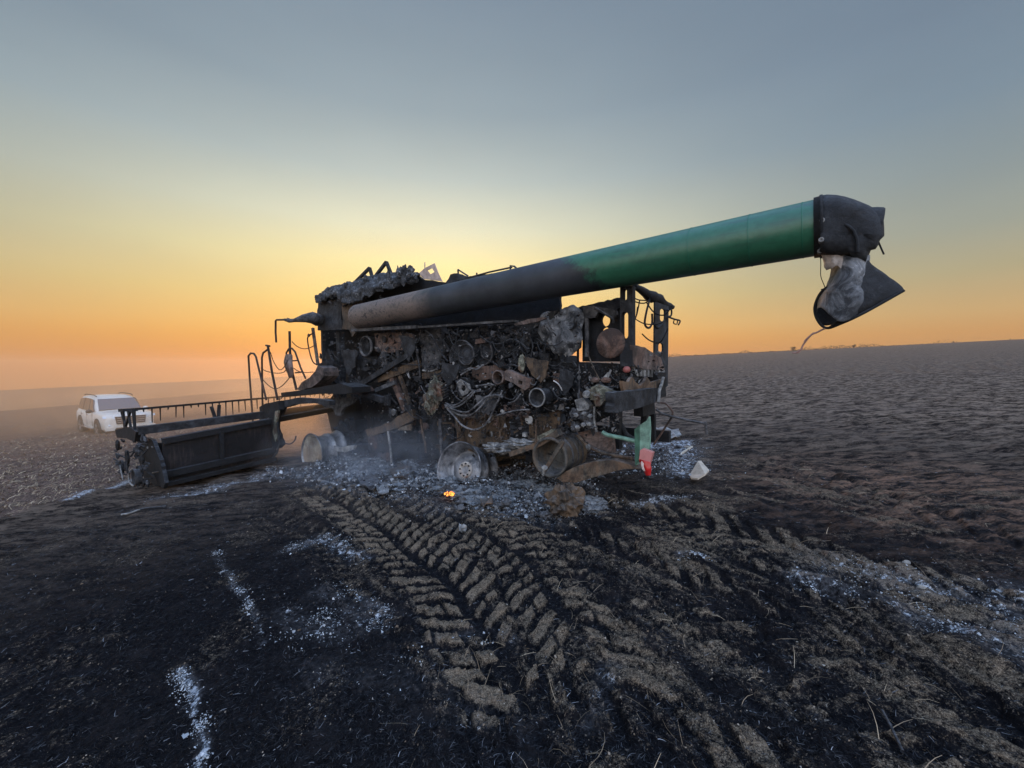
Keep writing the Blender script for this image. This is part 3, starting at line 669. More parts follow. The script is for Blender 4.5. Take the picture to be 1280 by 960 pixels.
mb = MB(); mb.beam(PO(690, 560, -.55), PO(420, 560, -.55), .1, .16); part(mb, 'chassis_rail', DARK)
mb = MB(); mb.beam(LOC(1.6, -2.0, gz0+.6), LOC(7.6, -2.0, gz0+.55), .1, .16); part(mb, 'chassis_rail', DARK)

# --- upper right side of the body
mb = MB(); plO([(640,402),(700,392),(728,382),(776,372),(776,382),(770,388),(745,390),(728,397),(724,434),(716,440),(704,433),(690,436),(676,430),(660,418),(640,414)], -.46, .06, mb=mb, j=.8); part(mb, 'side_panel', SOOT)
mb = MB(); plO([(728,386),(776,377),(776,452),(728,452)], -.50, .05, [oval(757,400.5,5.6,7.6), oval(757,417,6.2,8.2)], mb); part(mb, 'fan_shroud', DARK)
mb = MB(); plO([(775,359),(790.5,357),(790.5,458),(775,458)], -.20, .09, [slot(777.8,360.5,783.6,375.5), slot(776.8,389.5,785.2,423.5)], mb); part(mb, 'rear_post', SOOT)
mb = MB(); plF([(817,377),(834,383),(833,482),(831,484),(816,478)], 1.57, -.02, [slot(823,386,829.5,402), slot(821,429,827,441)], mb); part(mb, 'rear_post', SOOT)
mb = MB(); P = [PF(793,358,1.6), PF(802,363,1.6), PF(812,370,1.6), PF(822,373,1.6), PF(829,379,1.6), PF(839,384,1.6), PF(842,383,1.6)]; mb.sweep(smooth_pts(P, 3), [.03,.035,.04,.045,.05,.055,.07,.075,.06,.065,.07,.06,.05,.045,.05,.04,.03,.025,.012], 7)
part(mb, 'rear_cross_bar', DARK)
mb = MB()
for pts, r_ in ([[(812,375),(808,390),(806,405),(811,410),(815,404),(815,392)], 1.3], [[(834,388),(839,387),(839,394),(835,396)], 1.2], [[(835,396),(843,399),(850,401),(848,406)], 1.2], [[(843,399),(842,404),(846,405),(847,400)], .8], [[(817,404),(822,410),(828,405)], 1.6]):
    mb.sweep(smooth_pts([PF(x, y, 1.5) for x, y in pts], 5), r_*mpp(PF(820, 400, 1.5)), 6)
part(mb, 'hanging_cable', DARK)
# upper duct strip and its bracket between panel and posts
mb = MB(); plO([(728,383),(741,382),(770,388),(771,393),(766,398),(748,390),(743,397),(731,398)], -.36, .05, mb=mb, j=.5); part(mb, 'duct_bracket', GREY)
mb = MB(); plO([(731,396),(735,396),(735,446),(731,446)], -.36, .03, mb=mb); tbO([(744,385),(757,393),(766,399),(766,404)], -.34, 1.5, mb, True); part(mb, 'coolant_pipe', GREY)
mb = MB(); c = PO(763, 429, -.2); r_ = 18.8*mpp(c); mb.lathe(c, LV, [(-.05, r_*.9), (-.02, r_), (.0, r_), (.012, r_*.96), (.018, .0)], 40); part(mb, 'round_cover', PINK, 'pale round cover plate')
# fibrous burnt insulation hanging in the gap
cloth('burnt_insulation', [
    [(678,396,-.35),(694,389,-.35),(712,385,-.35),(727,391,-.4)],
    [(676,410,-.32),(692,405,-.25),(712,402,-.25),(727,408,-.35)],
    [(680,424,-.32),(696,420,-.22),(712,420,-.22),(726,424,-.32)],
    [(692,434,-.36),(699,440,-.28),(710,441,-.28),(722,432,-.34)]], BOOT, CMB, .05, 31, thick=.03, fr=6)
mb = MB()
for i in range(26):
    x = random.uniform(684, 724); y = 445-abs(x-704)*.55-random.uniform(0, 22); c = PO(x, y, -.26); s_ = random.uniform(.015, .045)
    mb.lump(c, FV*s_, LV*s_*.6, Vector((0, 0, s_*1.5)), .5, i+40, 6)
part(mb, 'burnt_fibre', PALE)['kind'] = 'stuff'
mb = MB(); tbO([(698.5,433),(698.5,455)], -.5, 1.5, mb); part(mb, 'strut', DARK); mb = MB(); tbO([(722.5,428),(722.5,456)], -.5, 1.6, mb); part(mb, 'strut', DARK); mb = MB(); plO([(690,449),(700,449),(704,453),(692,456)], -.5, .05, mb=mb); part(mb, 'gap_sill', DARK)

# --- lower rear: hood, comb and bumper on the rear face
mb = MB(); plF(jag([(791,431),(797,432),(806,434),(826,447),(831,462),(815,462),(797,460),(792,454)], 3, .5), 1.50, .03, [oval(817,451,1.6,1.8,8)], mb); part(mb, 'rear_hood', PINK)
mb = MB(); plF([(793,458),(831,463),(831,467),(793,463)], 1.52, .03, mb=mb)
for i in range(8):
    x = 796+i*4.6; mb = plF([(x,462),(x+2.0,463),(x+2.2+random.uniform(-.5,.5),470+i*.35),(x+.2,470+i*.35)], 1.5, .02, mb=mb)
part(mb, 'straw_comb', PALE, 'pale row of straw comb teeth')
mb = MB(); plO([(690,452),(792,455),(792,480),(770,484),(745,479),(720,486),(690,482)], -.42, .25, mb=mb, j=.8); part(mb, 'sieve_box', DARK)
mb = MB(); plF([(792,458),(832,466),(830,486),(822,500),(792,498)], 1.62, .3, mb=mb, j=.6); part(mb, 'tail_panel', DARK)
mb = MB(); plF(jag([(778,476),(786,478),(790,471),(795,478),(800,482),(806,477),(809,471),(813,478),(820,476),(828,474),(827,480),(822,484),(815,487),(800,490),(780,489)], 3, .5), 1.40, .03, mb=mb); part(mb, 'torn_tail_sheet', TAN)
mb = MB(); plF([(768,491),(822,485),(822,489),(820,503),(795,511),(768,516)], 1.30, .08, mb=mb, j=.5); part(mb, 'rear_bumper', SOOT)
mb = MB(); mb.sweep([PF(x, y, 1.28) for x, y in ((829,472),(827,480),(824,488),(823,503))], .018, 6); part(mb, 'bent_strip', PALE)
mb = MB(); mb.lathe(PO(782.5,462,-.12), LV, [(-.04,.034),(0,.034),(.012,.026),(.014,0)], 20); part(mb, 'rear_reflector', plain('red_reflector', (.30,.09,.08,1), .5))
for cx in (744, 757.5):
    mb = MB(); c = PO(cx, 475, -.2); mb.lump(c, FV*.06, LV*.03, Vector((0,0,.032)), .15, 3, 8); part(mb, 'lamp_remnant', PINK)
mb = MB(); plF([(803,503),(818,500),(819,517),(804,521)], 1.7, .12, mb=mb); mb.beam(PF(806,519,1.75), PF(803,552,1.75), .07, .09); mb.beam(PF(816,517,1.75), PF(816,552,1.75), .07, .07); part(mb, 'hitch_post', DARK)
mb = MB(); mb.beam(PO(770,508,-.5), PO(770,560,-.5), .09, .12); part(mb, 'rear_leg', DARK)
mb = MB(); mb.sweep(smooth_pts([PO(x, y, -.55) for x, y in ((768,520),(776,532),(784,545),(800,553))], 4), .035, 7); part(mb, 'axle_arm', DARK)
mb = MB(); tbO([(822,503),(832,504),(837,509),(841,515),(840,521),(829,538),(817,556)], -1.0, 1.35, mb); part(mb, 'bent_tow_frame', RUST)
mb = MB(); tbO([(820,512),(827,517),(837,520),(858,525),(883,530)], -.9, 1.5, mb); tbO([(882,527),(883,543)], -.9, 1.7, mb); part(mb, 'bent_tow_frame', GREY)
# green arm with the red rear light
GRN = plain('weathered_green_paint', (.20, .36, .28, 1), .6, .6, scale=14)
mb = MB(); tbO([(753,540),(758,543),(765,545),(780,548),(800,553)], -.05, 2.6, mb, True, 10); part(mb, 'light_arm', GRN, 'green painted arm that carries the rear light')
mb = MB(); plO([(793,537),(800,531),(808,526),(811,521),(812,535),(811,561),(802,573),(799,580),(794,582)], .0, .05, mb=mb)
arm = part(mb, 'light_bracket', GRN, 'green light bracket at the rear corner')
mb = MB(); plO([(793,537),(799,531.5),(799,575),(794,582.5)], .012, .012, mb=mb); mb.build('bracket_edge', plain('shaded_green_paint', (.05, .15, .10, 1), .6, .6, scale=14), arm)  # left face of the bracket, its shade painted as a darker green
mb = MB(); plO([(800,563),(803,561),(816,566),(812,579),(799,574)], .07, .06, mb=mb); rl = part(mb, 'rear_light', plain('heat_paled_red_lens', (.50, .20, .19, 1), .4, .2), 'red rear light, its lower half melted')
cloth('melted_lens', [[(800,574,.06),(806,576,.09),(813,578,.06)], [(801,581,.05),(807,584,.09),(813,587,.06)], [(806,588,.06),(809,590,.08),(813,592,.06)], [(809,594,.06),(811,594,.07),(813,594,.06)]], plain('melted_red_lens', (.45, .02, .02, 1), .3, .3), rl, .01, 8, thick=.01, fr=12)
mb = MB(); mb.lump(PO(804.5,583,.09), FV*.022, LV*.012, Vector((-.012,0,.05)), .3, 5, 8); mb.build('melted_reflector', plain('melted_white_plastic', (.7,.6,.57,1), .4, .2), rl)

# --- straw chopper drum, deflector and skids at the right
cx = PO(688, 571.5, .02); r_ = 25*mpp(cx)
mb = MB(); mb.lathe(cx, LV, [(-.52, r_*.86), (-.50, r_*.95), (-.34, r_*.93), (-.20, r_*.98), (-.12, r_*.93), (-.02, r_*.97), (.0, r_*1.02), (.03, r_*1.02), (.03, r_*.9), (-.06, r_*.84), (-.22, r_*.80), (-.24, r_*.5), (-.2, r_*.3), (-.2, 0)], 44)
dr = part(mb, 'spreader_drum', metal('ashy_drum_steel', (.03, .032, .033, 1), (.14, .14, .13, 1), .6, .35, (.12, .085, .055, 1), scale=6, pale=(.32, .32, .33, 1)))
mb = MB(); mb.beam(PO(704, 551, .06), PO(681, 588, .06), .02, .045); mb.build('spoke', TAN, dr)
mb = MB(); tbO([(680,588),(679,594)], .06, 2, mb); mb.lump(PO(681,585,.08), FV*.035, LV*.02, Vector((0,0,.035)), .3, 2, 8); mb.build('spoke_bolt', PALE, dr)
for i in range(3):
    mb = MB(); mb.lathe(cx-LV*(.14+.12*i), LV, [(-.012, r_*.95), (0, r_*1.03), (.012, r_*.95)], 44); mb.build('rib', GREY, dr)
mb = MB(); plO([(696,598),(706,590),(720,583),(742,577),(766,575),(784,580),(800,586),(780,586),(766,590),(742,597),(722,603),(704,603)], .03, .16, mb=mb, j=.3); part(mb, 'straw_deflector', TAN)
mb = MB(); plO([(722,541),(735,538),(752,541),(766,546),(768,566),(757,565),(744,560),(733,552)], -.18, .05, mb=mb); part(mb, 'rusty_guard', PINK)
mb = MB(); tbO([(722,544),(732,555),(745,563),(766,569),(790,573)], -.1, 2.2, mb, True); part(mb, 'guard_edge', TAN)
mb = MB(); mb.lump(PO(735.5,559,-.02), FV*.03, LV*.02, Vector((0,0,.03)), .2, 4, 8); part(mb, 'knob', PALE)
mb = MB(); mb.beam(PO(640,567,.0), PO(672,556,-.02), .12, .06); mb.beam(PO(670,557,-.02), PO(700,540,-.05), .12, .07); part(mb, 'skid_beam', TAN)
mb = MB(); plO([(660,552),(690,536),(697,538),(694,546),(664,558)], -.2, .05, mb=mb, j=.4); part(mb, 'heat_shield', OLIVE)
# --- gearbox and motor castings
mb = MB(); c = PO(749, 494, -.05)
mb.lump(c, FV*.11, LV*.09, Vector((0,0,.09)), .35, 11, 12); mb.sweep([PO(733,492,-.0), PO(745,493,-.05)], [.04,.05], 10); mb.sweep([PO(766,492,-.0), PO(754,494,-.05)], [.045,.06], 10); mb.sweep([PO(744,483,-.04), PO(748,508,-.04)], [.05,.035], 8)
plO([(741,484),(750,481),(757,484),(768,490),(766,496),(758,498),(750,508),(745,507),(742,498),(733,496),(733,490)], .02, .06, mb=mb); part(mb, 'gearbox', OLIVE)
mb = MB(); mb.lathe(PO(732.5,493,.05), LV, [(-.05,.04),(0,.042),(.01,.035),(.01,0)], 18); part(mb, 'hydraulic_port', PALE)
mb = MB(); plO([(718,500),(728,497),(737,507),(735,512),(722,514)], .0, .1, mb=mb); part(mb, 'valve_block', PALE)
mb = MB()
for i in range(14): 
    mb.lump(PO(random.uniform(717,742), random.uniform(514,535), -.05), FV*random.uniform(.03,.06), LV*.05, Vector((0,0,random.uniform(.03,.06))), .35, i, 8)
part(mb, 'hydraulic_motor', GREY)
for x, y in ((720,519),(731,517),(738,520),(729,531),(722,534),(736,530)):
    mb = MB(); mb.lump(PO(x, y, .02), FV*.03, LV*.02, Vector((0,0,.022)), .3, x, 7); part(mb, 'fitting', PALE)
mb = MB(); tbO([(724,455),(724,492)], -.1, .8, mb); tbO([(722.5,491),(724,500)], -.1, 1.5, mb); part(mb, 'control_rod', GREY)
mb = MB(); tbO([(734,440),(741,458),(749,474)], -.1, .8, mb); part(mb, 'control_rod', TAN)
mb = MB(); tbO([(743,508),(743,528),(746,540)], -.05, 1.5, mb, True); part(mb, 'hydraulic_line', PALE)
mb = MB(); tbO([(692,476),(698,480),(703,488)], -.18, .8, mb, True); part(mb, 'bright_wire', plain('bright_metal', (.6,.6,.6,1), .4))

# --- belts, pulleys and drums along the side
PUL = [(0-.25, .98), (-.06, 1.0), (0, 1.0), (.03, .96), (.0, .86), (-.08, .82), (-.08, .45), (.02, .40), (.04, .22), (.04, 0)]
def pulley(px, py, o, rp, mat, prof=PUL, label=None):
    mb = MB(); wheel_disc(px, py, o, rp, prof, mb); return part(mb, 'pulley', mat, label)
pulley(577, 446, -.30, 20, SOOT); pulley(583, 443, -.22, 12.5, SOOT); pulley(604, 441, -.34, 15, SOOT); pulley(633, 436, -.40, 11, SOOT); pulley(647, 441, -.4, 9, SOOT)
pulley(579, 484, -.22, 12.5, SOOT); pulley(690, 492, -.30, 21, DARK); pulley(560, 425, -.45, 10, DARK); pulley(541, 437, -.48, 9, SOOT)
for cx_, cy_, rp, o_ in ((577,446,20.6,-.29),(583,443,13.2,-.21),(604,441,15.5,-.33),(690,492,21.5,-.29)):
    mb = MB(); P = [PO(x, y, o_) for x, y in oval(cx_, cy_, rp*.79, rp, 28)]; c_ = PO(cx_, cy_, o_); q = rp*mpp(c_)
    mb.lathe(c_, LV, [(-.02, q*.97), (-.01, q*1.02), (.01, q*1.02), (.02, q*.97), (-.02, q*.97)], 36); part(mb, 'pulley_rim', GREY)
mb = MB(); plO([(571,478),(575,474),(580,477),(586,480),(588,486),(584,492),(578,495),(574,489),(572,484)], -.16, .02, [oval(579,485,3.2,4)], mb, .3); part(mb, 'pulley_web', PALE)
mb = MB(); wheel_disc(457, 433, -.28, 12.8, [(-2.6,.95),(-.3,.97),(-.1,1.),(0,1.),(.02,.9),(-.25,.82),(-.3,.4),(-.2,.38),(-.2,0)], mb); part(mb, 'work_light', SOOT)
mb = MB(); wheel_disc(457, 433, -.24, 12.8, [(-.1,.84),(.05,.88),(.1,.95),(.05,1.02),(-.1,1.02)], mb); part(mb, 'light_ring', GREY)
mb = MB(); wheel_disc(622, 472, -.12, 9.6, [(-4.6,.55),(-2,.6),(-1.5,.85),(-.2,1.),(0,1.),(.06,.92),(.0,.78),(-.5,.68),(-1.,.5)], mb); part(mb, 'turbo_housing', RUST)
mb = MB(); wheel_disc(622, 472, -.11, 9.6, [(-.05,.78),(.06,.80),(.08,.92),(-.05,.98)], mb); part(mb, 'exhaust_flange', PINK)
mb = MB(); plO([(630,465),(634,462),(646,467),(664,474),(662,484),(656,488),(640,478),(630,474)], -.14, .09, [[(648,475),(653,476.5),(652.5,481.5),(647.5,480)]], mb); part(mb, 'tension_arm', PINK, 'rust red tensioner arm')
mb = MB(); wheel_disc(671, 497, -.06, 12.4, [(-1.6,.9),(-.3,.93),(-.15,1.),(.0,1.),(.05,.95),(.02,.82),(-.9,.76),(-1.0,.4),(-1.,0)], mb); part(mb, 'bearing_drum', SOOT)
mb = MB(); wheel_disc(671, 497, -.055, 12.4, [(-.02,.84),(.05,.86),(.07,.92),(.03,.99),(-.03,1.0)], mb); part(mb, 'drum_ring', PALE)
mb = MB(); mb.lump(PO(545,490,-.12), FV*.13, LV*.09, Vector((.0,0,.17)), .35, 17, 16, 3.2); mb.lump(PO(538,503,-.12), FV*.12, LV*.08, Vector((0,0,.16)), .35, 18, 16, 3.2); part(mb, 'melted_casing', OLIVE)
for k in range(5):
    mb = MB(); tbO([(548+k*.6,487+k*3.5),(556,484+k*3.5),(560,481+k*3.6)], -.12, .9, mb, True); part(mb, 'cooling_fin', SOOT)

for pts, o_, mt in (([(498,419),(522,423),(517,440),(511,452),(504,438)], -.24, SOOT), ([(654,447),(686,452),(683,470),(676,478),(664,468)], -.2, BROWN), ([(594,494),(622,499),(619,508),(611,519),(599,512)], -.14, GREY),
                    ([(426,436),(447,439),(444,458),(436,470),(430,456)], -.3, SOOT), ([(699,461),(718,465),(714,484),(706,494),(699,480)], -.14, SOOT), ([(552,452),(574,458),(570,474),(560,482),(551,470)], -.2, SOOT)):
    mb = MB(); plO(pts, o_, .015, mb=mb, j=1.3); part(mb, 'torn_sheet', mt)
# --- hoses
HM = metal('scorched_hose', (.05, .05, .052, 1), (.26, .26, .27, 1), .5, scale=14, pale=(.5, .5, .5, 1))
def c2(x, y): return (520+x/7.11, 470+y/7.11)
HS = [([(262,240),(330,262),(400,232),(460,180),(515,128)],-.10,1.5), ([(275,250),(340,280),(410,250),(470,200),(522,140)],-.08,1.3),
      ([(255,258),(340,300),(420,322),(480,310),(560,240),(650,175),(745,190)],-.06,1.5), ([(262,272),(360,335),(430,350),(500,340),(580,270),(640,205),(700,190),(755,180)],-.09,1.6),
      ([(270,282),(380,355),(450,362),(530,330),(600,240),(700,110)],-.14,1.4), ([(280,296),(350,370),(400,430),(470,468),(530,476),(600,445),(650,385),(690,300),(740,200),(765,130)],-.04,1.5),
      ([(660,180),(700,170),(740,175),(770,190)],-.05,2.2), ([(720,350),(850,315),(960,300),(1010,300)],-.1,1.4), ([(950,200),(970,240),(1000,265)],-.1,1.),
      ([(820,240),(880,220),(930,160)],-.12,1.), ([(540,90),(640,75),(700,80)],-.1,1.4), ([(430,-50),(480,-70),(520,-60)],-.1,1.2), ([(400,-10),(490,-60),(540,-60),(600,-100)],-.2,1.5)]
for pts, o_, r_ in HS:
    mb = MB(); tbO([c2(x, y) for x, y in pts], o_, r_*.8, mb, True, 7); part(mb, 'hydraulic_hose', HM)
for pts, r_ in (([(636,448),(638,455),(634,463),(633,470)],1.4), ([(660,450),(657,460),(651,468)],1.2), ([(645,446),(640,455),(636,462)],1.), ([(560,404),(566,415),(575,420)],1.2), ([(600,420),(612,428),(626,430),(640,424),(655,432),(660,441)],1.1),
               ([(662,420),(666,432),(664,446),(668,458)],1.), ([(530,412),(540,420),(548,436),(560,452)],1.), ([(500,412),(505,424),(500,436)],.9), ([(615,452),(625,458),(640,456),(652,460)],1.1)):
    mb = MB(); tbO(pts, -.26, r_, mb, True, 6); part(mb, 'pipe', SOOT)
mb = MB(); mb.lump(PO(652,454,-.22), FV*.05, LV*.04, Vector((0,0,.11)), .2, 6, 10); part(mb, 'filter_canister', OLIVE)
mb = MB(); plO([(594,424),(608,422),(608,428),(594,430)], -.3, .06, mb=mb); part(mb, 'bracket', PINK)
mb = MB(); plO([(590,459),(626,456),(628,470),(600,476),(590,470)], -.28, .15, mb=mb, j=.5); part(mb, 'manifold', RUST)

# --- left half of the side: panels, beams
mb = MB(); plO([(468,417),(500,415),(515,418),(516,437),(499,438),(486,441),(469,439)], -.36, .05, mb=mb, j=.7); part(mb, 'rusted_panel', PINK)
for q in ([(474,424),(478,430),(476,438)], [(484,428),(500,430),(514,430)], [(488,423),(492,429)]):
    mb = MB(); tbO(q, -.33, .7, mb, True, 5); part(mb, 'panel_crack', DARK) if False else None
mb = MB()
for i in range(9): mb.lump(PO(random.uniform(473,485), random.uniform(438,456), -.32), FV*.04, LV*.02, Vector((0,0,.05)), .5, i+3, 7)
part(mb, 'hanging_scrap', GREY)['kind'] = 'stuff'
mb = MB(); plO([(524,410),(551,408),(553,440),(548,458),(540,462),(528,463),(526,440)], -.38, .12, mb=mb, j=.5); part(mb, 'fuel_box', GREY)
mb = MB(); tbO([(528,463),(538,464),(546,461),(551,455)], -.36, 1.1, mb, True); part(mb, 'box_edge', PALE)
mb = MB(); tbO([(518,425),(521,440),(524,456),(525,471)], -.3, 1.1, mb); mb.lump(PO(521.5,439,-.28), FV*.03, LV*.02, Vector((0,0,.04)), .2, 3, 7); part(mb, 'gas_strut', GREY)
mb = MB(); plO([(438,447),(452,447),(466,450),(462,462),(456,464),(444,459)], -.45, .05, mb=mb); part(mb, 'guard_plate', SOOT)
for (a, b, wd, hg, o_, mt) in (((438,489),(512,443),.06,.09,-.26,SOOT), ((474,474),(524,455),.08,.12,-.34,BROWN), ((470,488),(494,478),.05,.07,-.3,GREY), ((456,492),(480,500),.1,.1,-.3,SOOT), ((530,470),(560,466),.08,.1,-.4,BROWN),
                           ((487,463),(508,514),.07,.1,-.35,RUST), ((500,470),(512,505),.05,.05,-.32,BROWN), ((405,470),(404,414),.06,.06,-.5,SOOT), ((440,460),(444,500),.1,.1,-.6,SOOT), ((425,415),(428,498),.12,.12,-.6,SOOT)):
    mb = MB(); mb.beam(PO(*a, o_), PO(*b, o_), wd, hg); part(mb, 'frame_beam', mt)
mb = MB(); plO([(430,484),(445,480),(462,484),(464,489),(445,493),(430,490)], -.22, .06, mb=mb, j=.5); part(mb, 'bent_flange', RUST)
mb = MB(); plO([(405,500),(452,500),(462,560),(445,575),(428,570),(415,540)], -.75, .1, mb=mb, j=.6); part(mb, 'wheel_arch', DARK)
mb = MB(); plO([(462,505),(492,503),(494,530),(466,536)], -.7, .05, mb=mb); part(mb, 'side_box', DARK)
mb = MB(); plO([(456,537),(474,533),(489,527),(497,520),(515,512),(517,525),(497,535),(478,541),(460,546)], -.28, .07, mb=mb); part(mb, 'front_side_beam', BROWN)
mb = MB(); plO([(460,546),(487,540),(490,588),(474,592),(462,586)], -.5, .04, mb=mb, j=.4); part(mb, 'inner_panel', metal('blue_scorched_panel', (.02,.022,.028,1), (.10,.10,.115,1), .3, .3))
mb = MB(); plO([(499,534),(514,530),(514,538),(497,538)], -.3, .03, mb=mb); part(mb, 'bright_scrap', TAN)
mb = MB(); tbO([(485,539),(488,560),(490,586)], -.25, 1.5, mb); part(mb, 'pale_strut', PALE)
mb = MB(); tbO([(526,524),(528,540),(531,552),(532,566)], -.25, 1.6, mb); part(mb, 'thin_strut', TAN)
mb = MB(); tbO([(550,524),(551,545),(553,582)], -.15, 2.4, mb, seg=12); part(mb, 'standing_pipe', GREY)
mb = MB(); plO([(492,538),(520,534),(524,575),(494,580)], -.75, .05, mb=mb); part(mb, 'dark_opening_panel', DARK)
mb = MB(); plO([(538,505),(566,512),(568,565),(540,575),(536,540)], -.45, .1, mb=mb, j=.5); part(mb, 'lower_panel', SOOT)
mb = MB(); plO([(567,519),(600,515),(632,520),(635,558),(622,567),(598,566),(574,560)], -.34, .08, [oval(611,543,3.4,3.8,10), oval(601,558,3.6,3.2,10), oval(580,544,1.2,1.4,8)], mb, .4)
skirt = part(mb, 'side_skirt', BROWN)
mb = MB(); tbO([(571,520),(573,560)], -.31, 1.1, mb); tbO([(622,520),(627,558)], -.31, 1.8, mb); tbO([(575,523),(620,520)], -.31, 1.6, mb); part(mb, 'skirt_rib', TAN)
mb = MB()
for i in range(34): mb.lump(PO(random.uniform(575,622), random.uniform(516,532), -.27), FV*random.uniform(.01,.03), LV*.015, Vector((0,0,random.uniform(.01,.025))), .4, i, 6)
for i in range(26): mb.lump(PO(random.uniform(630,665), random.uniform(505,522), -.22), FV*random.uniform(.02,.05), LV*.02, Vector((0,0,random.uniform(.01,.03))), .4, i, 6)
part(mb, 'fused_scrap', RUST)['kind'] = 'stuff'
mb = MB(); plO([(636,522),(660,520),(661,548),(640,556)], -.42, .05, mb=mb); part(mb, 'side_louvre', metal('blue_grey_louvre', (.02,.025,.033,1), (.07,.08,.10,1), .2))
for k in range(3):
    mb = MB(); mb.beam(PO(640,530+k*7,-.38), PO(659,528+k*7,-.38), .03, .02); part(mb, 'louvre_slat', SOOT)
mb = MB(); plO([(660,520),(700,514),(700,540),(662,548)], -.35, .06, mb=mb, j=.4); part(mb, 'lower_rear_panel', BROWN)
mb = MB(); tbO([(670,524),(670,566)], -.12, 1.1, mb); part(mb, 'thin_strut', TAN)
mb = MB(); mb.lump(PO(625,560,-.2), FV*.28, LV*.1, Vector((0,0,.06)), .4, 4, 14, 4); mb.lump(PO(650,554,-.15), FV*.2, LV*.08, Vector((0,0,.05)), .4, 8, 14, 4); part(mb, 'ash_crusted_sill', PALE)

# --- clutter of burnt brackets, wires and fins that fills the side
def clutter(name, region, n_, mat, osp=(-.6, -.3), seed=0, lo=.02, hi=.09):
    rg = random.Random(seed); lu = MB(); x0, y0, x1, y1 = region; nl = 0
    for i in range(n_):
        x = rg.uniform(x0, x1); y = rg.uniform(y0, y1); o_ = rg.uniform(*osp); p = PO(x, y, o_); k = rg.random()
        if k < .30:
            d = Vector((rg.uniform(-1,1), rg.uniform(-.3,.3), rg.uniform(-1,1))).normalized()*rg.uniform(lo, hi)*1.8; mb = MB(); mb.beam(p-d, p+d, rg.uniform(.01,.03), rg.uniform(.01,.04)); part(mb, 'burnt_bracket', mat)
        elif k < .62: lu.lump(p, FV*rg.uniform(lo, hi), LV*lo, Vector((0,0,rg.uniform(lo, hi))), .4, i, 5); nl += 1
        elif k < .80:
            q = [p]
            for _ in range(4): q.append(q[-1]+Vector((rg.uniform(-1,1), rg.uniform(-.4,.4), rg.uniform(-1,.8)))*hi*.9)
            mb = MB(); mb.sweep(smooth_pts(q, 4), rg.uniform(.006, .014), 5); part(mb, 'burnt_wire', mat)
        elif k < .88: mb = MB(); mb.lathe(p, LV, [(-.05, rg.uniform(.03,.07)), (0, .06), (.01, .05), (.0, .02), (.0, 0)], 12); part(mb, 'burnt_roller', mat)
        else: mb = MB(); mb.box(p, FV*rg.uniform(lo, hi), LV*.02, Vector((0,0,rg.uniform(lo, hi)))); part(mb, 'burnt_block', mat)
    if nl: part(lu, name, mat)['kind'] = 'stuff'
clutter('scorched_wiring', (470,410,600,460), 70, SOOT, seed=1)
clutter('scorched_wiring', (600,405,690,460), 80, SOOT, seed=2)
clutter('scorched_bracketry', (420,415,480,500), 50, SOOT, seed=3)
clutter('scorched_bracketry', (480,455,570,520), 80, SOOT, seed=4)
clutter('scorched_bracketry', (570,455,700,520), 90, SOOT, seed=5)
clutter('rusty_bracketry', (500,450,700,540), 60, RUST, seed=6, lo=.015, hi=.06)
clutter('scorched_bracketry', (700,455,800,500), 60, SOOT, seed=7, lo=.015, hi=.06)
clutter('pale_scrap', (700,462,770,500), 22, PALE, (-.4,-.2), seed=8, lo=.008, hi=.03)
clutter('pale_scrap', (480,470,700,545), 36, PALE, (-.35,-.15), seed=9, lo=.008, hi=.028)
clutter('scorched_bracketry', (545,520,720,565), 46, BROWN, (-.4,-.2), seed=10, lo=.015, hi=.05)
clutter('scorched_bracketry', (640,395,780,430), 26, SOOT, (-.42,-.36), seed=12, lo=.01, hi=.04) if False else None
clutter('grey_bracketry', (790,455,826,498), 22, GREY, (-1.6,-.9), seed=13, lo=.01, hi=.04)
clutter('sooty_lumps', (400,420,425,500), 20, SOOT, (-.6,-.4), seed=14, lo=.02, hi=.07)

def flakes(name, regions, seed, lo=-4.3, sg=.5):
    rg = np.random.default_rng(seed); V = []; 
    for (x0, y0, x1, y1), n_, osp in regions:
        for _ in range(n_):
            p = PO(rg.uniform(x0, x1), rg.uniform(y0, y1), rg.uniform(*osp)); s_ = math.exp(rg.normal(lo, sg)); a = Vector(rg.normal(size=3)).normalized()*s_; b = Vector(rg.normal(size=3)); b = (b-a*(b.dot(a)/a.dot(a))).normalized()*s_*rg.uniform(.3, 1); c = a.cross(b).normalized()*s_*rg.uniform(-.5, .5)
            V += [p-a-b, p+a-b*.6+c, p+a*.7+b-c, p-a*.5+b+c]
    me = bpy.data.meshes.new(name); n_ = len(V)//4; t = []
    for i in range(n_): t += [(4*i, 4*i+1, 4*i+2), (4*i, 4*i+2, 4*i+3)]
    me.from_pydata([v-base for v in V], [], t); fattr(me, 'rnd', np.repeat(rg.random(n_), 4)); o = link(name, me, FLK, CMB); o['kind'] = 'stuff'
m, nt, bs, mo = new_mat('burnt_flakes'); rr_ = ramp(nt, [(0,(.004,.005,.006,1)),(.45,(.016,.018,.021,1)),(.66,(.05,.052,.058,1)),(.84,(.075,.056,.046,1)),(.95,(.13,.13,.13,1)),(1,(.30,.30,.30,1))]); nt.links.new(attr(nt, 'rnd'), rr_.inputs[0]); nt.links.new(rr_.outputs[0], bs.inputs['Base Color']); bs.inputs['Roughness'].default_value = .8
FLK = m
